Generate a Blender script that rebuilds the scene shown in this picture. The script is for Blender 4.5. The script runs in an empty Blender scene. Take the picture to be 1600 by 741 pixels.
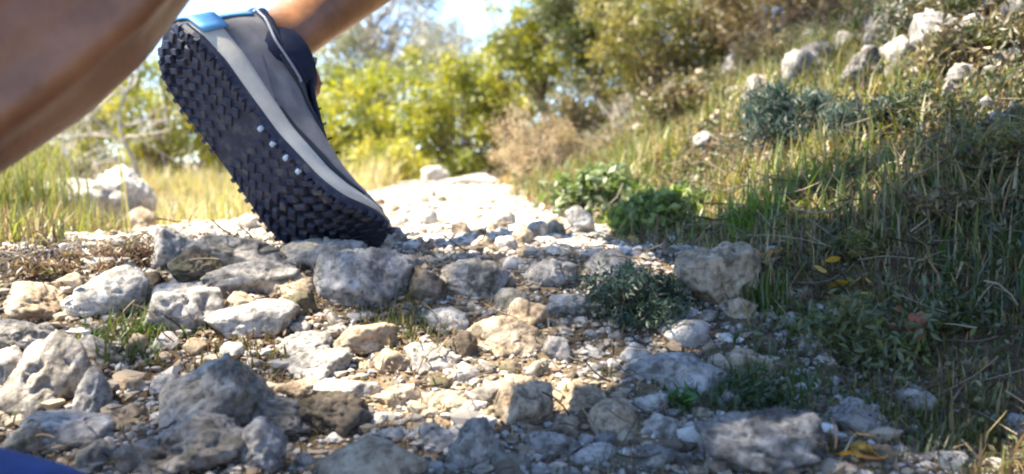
import bpy, bmesh, math, random
import numpy as np
from mathutils import Vector, Matrix

rng = np.random.default_rng(7)
random.seed(7)
S = bpy.context.scene
COL = S.collection
R = math.radians

# ------------------------------------------------------------------ camera
F = 1385.0                       # focal length in pixels of the 1600 px wide photograph
PITCH = R(5.0)
CAM = np.array([0.0, 0.0, 0.22])
cd = bpy.data.cameras.new('camera')
cam = bpy.data.objects.new('camera', cd)
COL.objects.link(cam)
cam.location = CAM
cam.rotation_euler = (math.pi / 2 - PITCH, 0, 0)
cd.sensor_width = 36.0
cd.lens = 36.0 * F / 1600.0
cd.clip_start = 0.01
cd.clip_end = 3000
cd.dof.use_dof = True
cd.dof.focus_distance = 0.86
cd.dof.aperture_fstop = 5.6
S.camera = cam

# ------------------------------------------------------------------ light
SUN = np.array([-0.50, -0.07, 0.84]); SUN /= np.linalg.norm(SUN)
W = bpy.data.worlds.new('World'); S.world = W; W.use_nodes = True
wn = W.node_tree; bg = wn.nodes['Background']
sky = wn.nodes.new('ShaderNodeTexSky'); sky.sky_type = 'NISHITA'; sky.sun_disc = False
sky.sun_elevation = math.asin(SUN[2]); sky.sun_rotation = math.atan2(SUN[0], SUN[1])
sky.air_density = 0.55; sky.dust_density = 0.0; sky.ozone_density = 2.0
wn.links.new(sky.outputs[0], bg.inputs[0]); bg.inputs[1].default_value = 0.14
sl = bpy.data.lights.new('sun', 'SUN'); so = bpy.data.objects.new('sun', sl); COL.objects.link(so)
sl.energy = 5.0; sl.angle = R(0.55); sl.color = (1.0, 0.90, 0.74)
so.rotation_euler = Vector(SUN).to_track_quat('Z', 'Y').to_euler()
so.location = (-3, 2, 6)
S.view_settings.view_transform = 'Standard'; S.view_settings.look = 'None'
S.view_settings.exposure = 2.2; S.view_settings.gamma = 1.0
S.cycles.max_bounces = 8; S.cycles.transparent_max_bounces = 4
S.cycles.filter_width = 2.2
S.cycles.sample_clamp_indirect = 6.0

# ------------------------------------------------------------------ noise
_P = np.random.default_rng(3).random((64, 64, 64)).astype(np.float32)
def vnoise(p):
    p = np.asarray(p, float); i = np.floor(p).astype(int); f = p - i; f = f * f * (3 - 2 * f)
    i &= 63; j = (i + 1) & 63
    x0, y0, z0 = i.T; x1, y1, z1 = j.T; fx, fy, fz = f.T
    c = lambda a, b, d: _P[a, b, d]
    a = c(x0, y0, z0) * (1 - fx) + c(x1, y0, z0) * fx
    b = c(x0, y1, z0) * (1 - fx) + c(x1, y1, z0) * fx
    d = c(x0, y0, z1) * (1 - fx) + c(x1, y0, z1) * fx
    e = c(x0, y1, z1) * (1 - fx) + c(x1, y1, z1) * fx
    return ((a * (1 - fy) + b * fy) * (1 - fz) + (d * (1 - fy) + e * fy) * fz) * 2 - 1
def fbm(p, o=4, g=0.5):
    s = 0; a = 1; p = np.asarray(p, float)
    for k in range(o):
        s = s + a * vnoise(p + 17.3 * k); p = p * 2.03; a *= g
    return s
def sst(a, b, x):
    t = np.clip((x - a) / (b - a), 0, 1); return t * t * (3 - 2 * t)

# ------------------------------------------------------------------ terrain height
def bank_foot(y):
    return np.interp(y, [-2, .5, .7, 1.1, 2.0, 3.6, 5.0, 8, 20], [.56, .43, .35, .22, .08, -.01, -.12, -.5, -3])
def height(x, y):
    x = np.asarray(x, float); y = np.asarray(y, float)
    z = 0.105 * sst(.56, 1.02, y) - .03 * sst(.5, .1, y)
    z = z - .10 * sst(4.0, 7.5, y)
    z = z - 1.5 * sst(8, 30, y)
    z = z - .075 * sst(-.42, -.9, x) * sst(1.3, 2.2, y) - .5 * sst(-3, -9, x)
    d = x - bank_foot(y)
    d = np.where(d > 0, d, 0)
    up = .56 * d * d / (d + .07)
    up = np.where(up > 1.05, 1.05 + .25 * (up - 1.05), up)
    z = z + up * (1 - .4 * sst(6, 20, y))
    q = np.stack([x.ravel(), y.ravel(), 0 * x.ravel()], 1)
    n = fbm(q * 5 + 3, 3).reshape(x.shape) * .012 + fbm(q * 13 + 40, 2).reshape(x.shape) * .006 * sst(1.3, .9, y) + fbm(q * 2.6 + 7, 3).reshape(x.shape) * .035 * sst(.1, .5, d) + fbm(q * 22, 3).reshape(x.shape) * .0045
    n = n + fbm(q * 1.3 + 9, 2).reshape(x.shape) * .03 * sst(.0, .6, d)
    return z + n
def h1(x, y): return float(height(np.array([x]), np.array([y]))[0])

cp, sp = math.cos(PITCH), math.sin(PITCH)
def ray(px, py):
    a = (px - 800) / F; b = (370.5 - py) / F
    return np.array([a, cp + b * sp, -sp + b * cp])
def at(px, py, Y):
    d = ray(px, py); return CAM + d * (Y / d[1])
def hit(px, py, y0=.42, y1=9):
    d = ray(px, py)
    Y = np.concatenate([np.linspace(y0, 2, 500), np.linspace(2, y1, 500)])
    P = CAM + d[None] * (Y / d[1])[:, None]
    below = P[:, 2] < height(P[:, 0], P[:, 1])
    k = int(np.argmax(below)) if below.any() else len(Y) - 1
    return P[k]

# ------------------------------------------------------------------ helpers
def nt(m):
    m.use_nodes = True; t = m.node_tree
    return t, t.nodes, t.links
def mesh_from(name, V, Fa, mat=None, smooth=True, parent=None, col=None):
    me = bpy.data.meshes.new(name)
    V = np.asarray(V, np.float32)
    if isinstance(Fa, np.ndarray):
        n, k = Fa.shape
        me.vertices.add(len(V)); me.vertices.foreach_set('co', V.ravel())
        me.loops.add(n * k); me.loops.foreach_set('vertex_index', Fa.astype(np.int32).ravel())
        me.polygons.add(n)
        me.polygons.foreach_set('loop_start', np.arange(0, n * k, k, dtype=np.int32))
        me.polygons.foreach_set('loop_total', np.full(n, k, np.int32))
        me.update(calc_edges=True)
    else:
        me.from_pydata([tuple(v) for v in V], [], [tuple(f) for f in Fa]); me.update()
    me.polygons.foreach_set('use_smooth', np.full(len(me.polygons), smooth))
    if col is not None:
        a = me.attributes.new('tint', 'FLOAT_COLOR', 'POINT')
        c = np.ones((len(V), 4), np.float32); c[:, :3] = col
        a.data.foreach_set('color', c.ravel())
    if mat: me.materials.append(mat)
    o = bpy.data.objects.new(name, me); COL.objects.link(o)
    if parent: o.parent = parent
    return o
def tag(o, label=None, cat=None, group=None, kind=None):
    if label: o['label'] = label
    if cat: o['category'] = cat
    if group: o['group'] = group
    if kind: o['kind'] = kind
    return o
def empty(name, loc=(0, 0, 0)):
    o = bpy.data.objects.new(name, None); COL.objects.link(o); o.location = loc; o.empty_display_size = .05
    return o
def tubes(paths, radii, n=5):
    """paths: list of (k,3) arrays; radii: list of (k,) arrays -> V, F(quads)"""
    Vs, Fs, off = [], [], 0
    for P, r in zip(paths, radii):
        P = np.asarray(P, float); k = len(P); r = np.broadcast_to(r, (k,))
        T = np.gradient(P, axis=0); T /= np.linalg.norm(T, axis=1)[:, None] + 1e-9
        up = np.array([0, 0, 1.]) if abs(T[0, 2]) < .9 else np.array([1., 0, 0])
        A = np.cross(T, up); A /= np.linalg.norm(A, axis=1)[:, None] + 1e-9
        B = np.cross(T, A); an = np.linspace(0, 2 * math.pi, n, endpoint=False)
        V = P[:, None] + r[:, None, None] * (A[:, None] * np.cos(an)[None, :, None] + B[:, None] * np.sin(an)[None, :, None])
        Vs.append(V.reshape(-1, 3))
        i = np.arange(k - 1)[:, None] * n; j = np.arange(n)[None]; j2 = (j + 1) % n
        q = np.stack([i + j, i + j2, i + n + j2, i + n + j], -1).reshape(-1, 4) + off
        Fs.append(q); off += k * n
    return np.concatenate(Vs), np.concatenate(Fs)

# ------------------------------------------------------------------ materials
def ramp(ns, stops):
    r = ns.new('ShaderNodeValToRGB'); e = r.color_ramp.elements
    while len(e) < len(stops): e.new(.5)
    for el, (p, c) in zip(e, stops): el.position = p; el.color = (*c, 1) if len(c) == 3 else c
    return r
def rock_mat(name, dark, mid, light, lichen=(.05, .05, .035), moss=0.0, bumps=1.0):
    m = bpy.data.materials.new(name); t, ns, ls = nt(m); b = ns['Principled BSDF']
    tc = ns.new('ShaderNodeTexCoord'); oi = ns.new('ShaderNodeObjectInfo')
    mp = ns.new('ShaderNodeVectorMath'); mp.operation = 'ADD'
    sc = ns.new('ShaderNodeVectorMath'); sc.operation = 'SCALE'; sc.inputs[3].default_value = 7.0
    cx = ns.new('ShaderNodeCombineXYZ'); 
    for k in range(3): ls.new(oi.outputs['Random'], cx.inputs[k])
    ls.new(cx.outputs[0], sc.inputs[0]); ls.new(tc.outputs['Object'], mp.inputs[0]); ls.new(sc.outputs[0], mp.inputs[1])
    def noise(s, d=5, r=.6):
        n = ns.new('ShaderNodeTexNoise'); n.inputs['Scale'].default_value = s; n.inputs['Detail'].default_value = d
        n.inputs['Roughness'].default_value = r; ls.new(mp.outputs[0], n.inputs['Vector']); return n
    n1 = noise(38, 6, .65); n2 = noise(140, 5, .7); n3 = noise(420, 4, .7); n4 = noise(60, 3, .5)
    r1 = ramp(ns, [(.30, dark), (.5, mid), (.68, light)]); ls.new(n1.outputs[0], r1.inputs[0])
    def mix(fac, a, bb, mode='MIX'):
        x = ns.new('ShaderNodeMix'); x.data_type = 'RGBA'; x.blend_type = mode
        for s, v in ((0, fac), (6, a), (7, bb)):
            if hasattr(v, 'is_output'): ls.new(v, x.inputs[s])
            elif s == 0: x.inputs[0].default_value = v
            else: x.inputs[s].default_value = (*v, 1)
        return x.outputs[2]
    r2 = ramp(ns, [(.36, (.36, .35, .33)), (.52, (1, 1, 1)), (.72, (1.28, 1.25, 1.18))]); ls.new(n2.outputs[0], r2.inputs[0])
    c = mix(.85, r1.outputs[0], r2.outputs[0], 'MULTIPLY')
    r3 = ramp(ns, [(.60, (0, 0, 0)), (.66, (1, 1, 1))]); ls.new(n4.outputs[0], r3.inputs[0])
    sp_ = ns.new('ShaderNodeMath'); sp_.operation = 'MULTIPLY'; ls.new(r3.outputs[0], sp_.inputs[0]); ls.new(n2.outputs[0], sp_.inputs[1])
    c = mix(sp_.outputs[0], c, lichen)
    if moss:
        n5 = noise(30, 4, .6); r5 = ramp(ns, [(.50, (0, 0, 0)), (.60, (moss, moss, moss))]); ls.new(n5.outputs[0], r5.inputs[0])
        c = mix(r5.outputs[0], c, (.07, .075, .02))
    v = ns.new('ShaderNodeMapRange'); v.inputs[3].default_value = .82; v.inputs[4].default_value = 1.15
    ls.new(oi.outputs['Random'], v.inputs[0]); hs = ns.new('ShaderNodeHueSaturation'); ls.new(v.outputs[0], hs.inputs['Value']); ls.new(c, hs.inputs['Color'])
    ls.new(hs.outputs[0], b.inputs['Base Color']); b.inputs['Roughness'].default_value = .9
    b.inputs['Specular IOR Level'].default_value = .25
    vo = ns.new('ShaderNodeTexVoronoi'); vo.inputs['Scale'].default_value = 120; ls.new(mp.outputs[0], vo.inputs['Vector'])
    b1 = ns.new('ShaderNodeBump'); b1.inputs['Strength'].default_value = .7 * bumps; b1.inputs['Distance'].default_value = .003; ls.new(n2.outputs[0], b1.inputs['Height'])
    b2 = ns.new('ShaderNodeBump'); b2.inputs['Strength'].default_value = .55 * bumps; b2.inputs['Distance'].default_value = .0012; ls.new(n3.outputs[0], b2.inputs['Height']); ls.new(b1.outputs[0], b2.inputs['Normal'])
    b3 = ns.new('ShaderNodeBump'); b3.inputs['Strength'].default_value = .35 * bumps; b3.inputs['Distance'].default_value = .002; ls.new(vo.outputs[0], b3.inputs['Height']); ls.new(b2.outputs[0], b3.inputs['Normal'])
    ls.new(b3.outputs[0], b.inputs['Normal'])
    return m
RM = {
 'g': rock_mat('grey_limestone', (.12, .105, .085), (.29, .26, .22), (.46, .42, .365), moss=.25),
 'p': rock_mat('pale_limestone', (.26, .235, .20), (.44, .41, .36), (.60, .57, .52)),
 't': rock_mat('tan_limestone', (.19, .135, .085), (.36, .28, .19), (.50, .42, .31)),
 'b': rock_mat('brown_limestone', (.055, .043, .03), (.14, .11, .08), (.26, .215, .165), moss=.4),
 's': rock_mat('bluish_limestone', (.14, .128, .112), (.31, .288, .258), (.48, .452, .408)),
 'm': rock_mat('mottled_limestone', (.045, .041, .036), (.19, .175, .155), (.46, .43, .385), bumps=1.4),
}
def leaf_mat(name, transl=.45, rough=.5, gloss=.06):
    m = bpy.data.materials.new(name); t, ns, ls = nt(m); ns.remove(ns['Principled BSDF'])
    at_ = ns.new('ShaderNodeAttribute'); at_.attribute_name = 'tint'
    d = ns.new('ShaderNodeBsdfDiffuse'); tr = ns.new('ShaderNodeBsdfTranslucent'); g = ns.new('ShaderNodeBsdfGlossy'); g.inputs['Roughness'].default_value = rough
    ls.new(at_.outputs['Color'], d.inputs[0])
    hs = ns.new('ShaderNodeHueSaturation'); hs.inputs['Saturation'].default_value = 1.15; hs.inputs['Value'].default_value = 1.35
    ls.new(at_.outputs['Color'], hs.inputs['Color']); ls.new(hs.outputs[0], tr.inputs[0])
    m1 = ns.new('ShaderNodeMixShader'); m1.inputs[0].default_value = transl; ls.new(d.outputs[0], m1.inputs[1]); ls.new(tr.outputs[0], m1.inputs[2])
    m2 = ns.new('ShaderNodeMixShader'); m2.inputs[0].default_value = gloss; ls.new(m1.outputs[0], m2.inputs[1]); ls.new(g.outputs[0], m2.inputs[2])
    ls.new(m2.outputs[0], ns['Material Output'].inputs[0]); return m
LEAF = leaf_mat('leaf'); DRY = leaf_mat('dry_leaf', .3, .7, .02)
def noisy_mat(name, c1, c2, scale, rough=.85, bump=.4, dist=.002, spec=.3, c3=None):
    m = bpy.data.materials.new(name); t, ns, ls = nt(m); b = ns['Principled BSDF']
    tc = ns.new('ShaderNodeTexCoord'); n = ns.new('ShaderNodeTexNoise'); n.inputs['Scale'].default_value = scale; n.inputs['Detail'].default_value = 6; n.inputs['Roughness'].default_value = .65
    ls.new(tc.outputs['Object'], n.inputs['Vector'])
    st = [(.33, c1), (.66, c2)] if c3 is None else [(.3, c1), (.5, c2), (.7, c3)]
    r = ramp(ns, st); ls.new(n.outputs[0], r.inputs[0]); ls.new(r.outputs[0], b.inputs['Base Color'])
    b.inputs['Roughness'].default_value = rough; b.inputs['Specular IOR Level'].default_value = spec
    bp = ns.new('ShaderNodeBump'); bp.inputs['Strength'].default_value = bump; bp.inputs['Distance'].default_value = dist
    ls.new(n.outputs[0], bp.inputs['Height']); ls.new(bp.outputs[0], b.inputs['Normal']); return m
BARK = noisy_mat('bark', (.06, .05, .04), (.22, .20, .17), 30)
PALEBARK = noisy_mat('pale_bark', (.20, .18, .15), (.45, .42, .37), 30)
TWIG = noisy_mat('twig', (.07, .05, .035), (.20, .15, .10), 60)

# ground: brown soil, darker on the bank and at the near left, pale limestone grit on the path
gm = bpy.data.materials.new('soil'); t, ns, ls = nt(gm); b = ns['Principled BSDF']
tc = ns.new('ShaderNodeTexCoord'); A = ns.new('ShaderNodeAttribute'); A.attribute_name = 'tint'
n1 = ns.new('ShaderNodeTexNoise'); n1.inputs['Scale'].default_value = 14; n1.inputs['Detail'].default_value = 8; n1.inputs['Roughness'].default_value = .7
n2 = ns.new('ShaderNodeTexNoise'); n2.inputs['Scale'].default_value = 160; n2.inputs['Detail'].default_value = 5; n2.inputs['Roughness'].default_value = .75
vv = ns.new('ShaderNodeTexVoronoi'); vv.inputs['Scale'].default_value = 90
for n in (n1, n2, vv): ls.new(tc.outputs['Object'], n.inputs['Vector'])
r1 = ramp(ns, [(.34, (.55, .52, .48)), (.52, (1, 1, 1)), (.7, (1.25, 1.22, 1.2))]); ls.new(n1.outputs[0], r1.inputs[0])
r2 = ramp(ns, [(.34, (.5, .48, .45)), (.55, (1, 1, 1)), (.7, (1.4, 1.4, 1.4))]); ls.new(n2.outputs[0], r2.inputs[0])
x1 = ns.new('ShaderNodeMix'); x1.data_type = 'RGBA'; x1.blend_type = 'MULTIPLY'; x1.inputs[0].default_value = 1; ls.new(A.outputs['Color'], x1.inputs[6]); ls.new(r1.outputs[0], x1.inputs[7])
x2 = ns.new('ShaderNodeMix'); x2.data_type = 'RGBA'; x2.blend_type = 'MULTIPLY'; x2.inputs[0].default_value = 1; ls.new(x1.outputs[2], x2.inputs[6]); ls.new(r2.outputs[0], x2.inputs[7])
ls.new(x2.outputs[2], b.inputs['Base Color']); b.inputs['Roughness'].default_value = .95; b.inputs['Specular IOR Level'].default_value = .15
b1 = ns.new('ShaderNodeBump'); b1.inputs['Strength'].default_value = .8; b1.inputs['Distance'].default_value = .004; ls.new(n2.outputs[0], b1.inputs['Height'])
b2 = ns.new('ShaderNodeBump'); b2.inputs['Strength'].default_value = .6; b2.inputs['Distance'].default_value = .004; ls.new(vv.outputs[0], b2.inputs['Height']); ls.new(b1.outputs[0], b2.inputs['Normal']); ls.new(b2.outputs[0], b.inputs['Normal'])

# ------------------------------------------------------------------ ground sheet
def axis(lo, hi, fine_lo, fine_hi, step, grow=1.12):
    a = list(np.arange(fine_lo, fine_hi, step)); s = step; v = fine_hi
    while v < hi: a.append(v); s *= grow; v += s
    a.append(hi); s = step; v = fine_lo - s
    while v > lo: a.insert(0, v); s *= grow; v -= s
    a.insert(0, lo); return np.array(a)
gx = axis(-600, 600, -1.3, 2.0, .014); gy = axis(-200, 900, .25, 3.6, .014)
X, Y = np.meshgrid(gx, gy); Z = height(X, Y)
V = np.stack([X.ravel(), Y.ravel(), Z.ravel()], 1); nx, ny = len(gx), len(gy)
i = np.arange(ny - 1)[:, None] * nx; j = np.arange(nx - 1)[None]
Fq = np.stack([i + j, i + j + 1, i + nx + j + 1, i + nx + j], -1).reshape(-1, 4)
dd = V[:, 0] - bank_foot(V[:, 1])
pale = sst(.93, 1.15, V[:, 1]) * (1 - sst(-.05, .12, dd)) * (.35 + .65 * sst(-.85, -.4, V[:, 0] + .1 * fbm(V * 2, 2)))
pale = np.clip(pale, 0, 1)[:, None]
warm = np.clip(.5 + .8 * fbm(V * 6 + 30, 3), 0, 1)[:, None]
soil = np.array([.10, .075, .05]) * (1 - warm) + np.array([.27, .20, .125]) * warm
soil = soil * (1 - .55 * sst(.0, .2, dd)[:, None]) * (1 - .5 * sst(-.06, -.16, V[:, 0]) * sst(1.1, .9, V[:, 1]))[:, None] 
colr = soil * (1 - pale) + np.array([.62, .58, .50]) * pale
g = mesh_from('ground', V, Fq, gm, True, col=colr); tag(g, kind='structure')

# ------------------------------------------------------------------ rocks
_ico = {}
def ico(l):
    if l not in _ico:
        bm = bmesh.new(); bmesh.ops.create_icosphere(bm, subdivisions=l, radius=1)
        bm.verts.ensure_lookup_table()
        _ico[l] = (np.array([v.co[:] for v in bm.verts]), np.array([[v.index for v in f.verts] for f in bm.faces], np.int32)); bm.free()
    return _ico[l]
def rock_verts(lvl, seed, facets=9, rough=1.0, pitted=0.0, flat=0.0):
    r = np.random.default_rng(seed); V, Fa = ico(lvl); V = V.copy()
    n = r.normal(size=(facets, 3)); n /= np.linalg.norm(n, axis=1)[:, None]
    d = r.uniform(.50, .86, facets)
    if flat: n = np.vstack([n, [[r.normal(0, .12), r.normal(0, .12), 1]]]); d = np.append(d, 1 - flat)
    rad = np.full(len(V), 1.0)
    for k in range(len(n)):
        s = V @ n[k]; q = np.where(s > .05, d[k] / np.maximum(s, .05), 9)
        hh = np.clip(.5 + .5 * (rad - q) / .012, 0, 1); rad = rad * (1 - hh) + q * hh - .012 * hh * (1 - hh)
    P = V * rad[:, None]; off = r.uniform(0, 40, 3)
    disp = .075 * fbm(P * 1.5 + off, 2) + .042 * rough * fbm(P * 5 + off, 3); st = P @ n[0] * 7 + .6 * fbm(P * 3 + off, 2); disp += .018 * rough * (np.abs(st % 1 - .5) * 2) ** 3
    rid = 1 - np.abs(vnoise(P * 3.2 + off + 5)); disp -= .09 * rough * sst(.86, 1, rid)
    if lvl >= 4: disp += .022 * rough * fbm(P * 14 + off, 3)
    if pitted:
        pn = vnoise(P * 6 + off + 11); disp -= pitted * .13 * sst(.25, .7, pn)
        disp += pitted * .09 * np.abs(vnoise(P * 9 + off))
    P = P + V * disp[:, None]
    lo, hi = P.min(0), P.max(0); P = (P - (lo + hi) / 2) / ((hi - lo) / 2)
    return P, Fa
ROCKS = []; placed = []
def add_rock(cx, cy, w, h, pal, label=None, Y=None, lvl=None, rough=1, pit=0, flat=0, tilt=None, facets=None, group=None, name='rock', lift=0, depth=None):
    k = len(placed); r = random.Random(k * 13 + 5)
    P0 = hit(cx, cy + h * .42) if Y is None else at(cx, cy + h * .42, Y)
    Yc = P0[1]; hw = w / 2 * Yc / F * 1.08; hh = h / 2 * Yc / F * 1.14
    hd = depth if depth else .5 * (hw + hh) * r.uniform(.85, 1.1)
    C = at(cx, cy, Yc + hd * .75)
    s = (Yc + hd * .75) / Yc; hw *= s; hh *= s
    if lvl is None: lvl = 5 if w > 75 else 4 if w > 30 else 3
    V, Fa = rock_verts(lvl, k + 100, (facets or r.randint(7, 11)) + 4, rough, pit, flat)
    a = R(tilt if tilt is not None else r.uniform(-9, 9))
    V = V * np.array([hw, hd, hh + .15 * hd])
    if abs(a) > 1e-4:
        ca, sa = math.cos(a), math.sin(a)
        V = np.stack([V[:, 0] * ca + V[:, 2] * sa, V[:, 1], -V[:, 0] * sa + V[:, 2] * ca], 1)
        sc = np.array([hw / np.abs(V[:, 0]).max(), 1, (hh + .15 * hd) / np.abs(V[:, 2]).max()]); V = V * sc
    # the buried underside reaches into the soil so that the stone is seated
    gz = h1(C[0], C[1]); bot = C[2] - hh
    C[2] += lift - (.003 if Yc < 1.15 else 0)
    if bot > gz - .004:
        ext = (C[2] - gz + .006) / max(hh, 1e-4); neg = V[:, 2] < 0; V[neg, 2] *= max(1, min(ext, 2.6))
    o = mesh_from(name, V, Fa, RM[pal], True); o.location = C
    tag(o, label or 'stone', 'rock' if name == 'rock' else 'stone', group or 'loose limestone rocks of the trail')
    placed.append((cx, cy, w, h, C, max(hw, hd), pal, label)); ROCKS.append(o)
    return o
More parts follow.
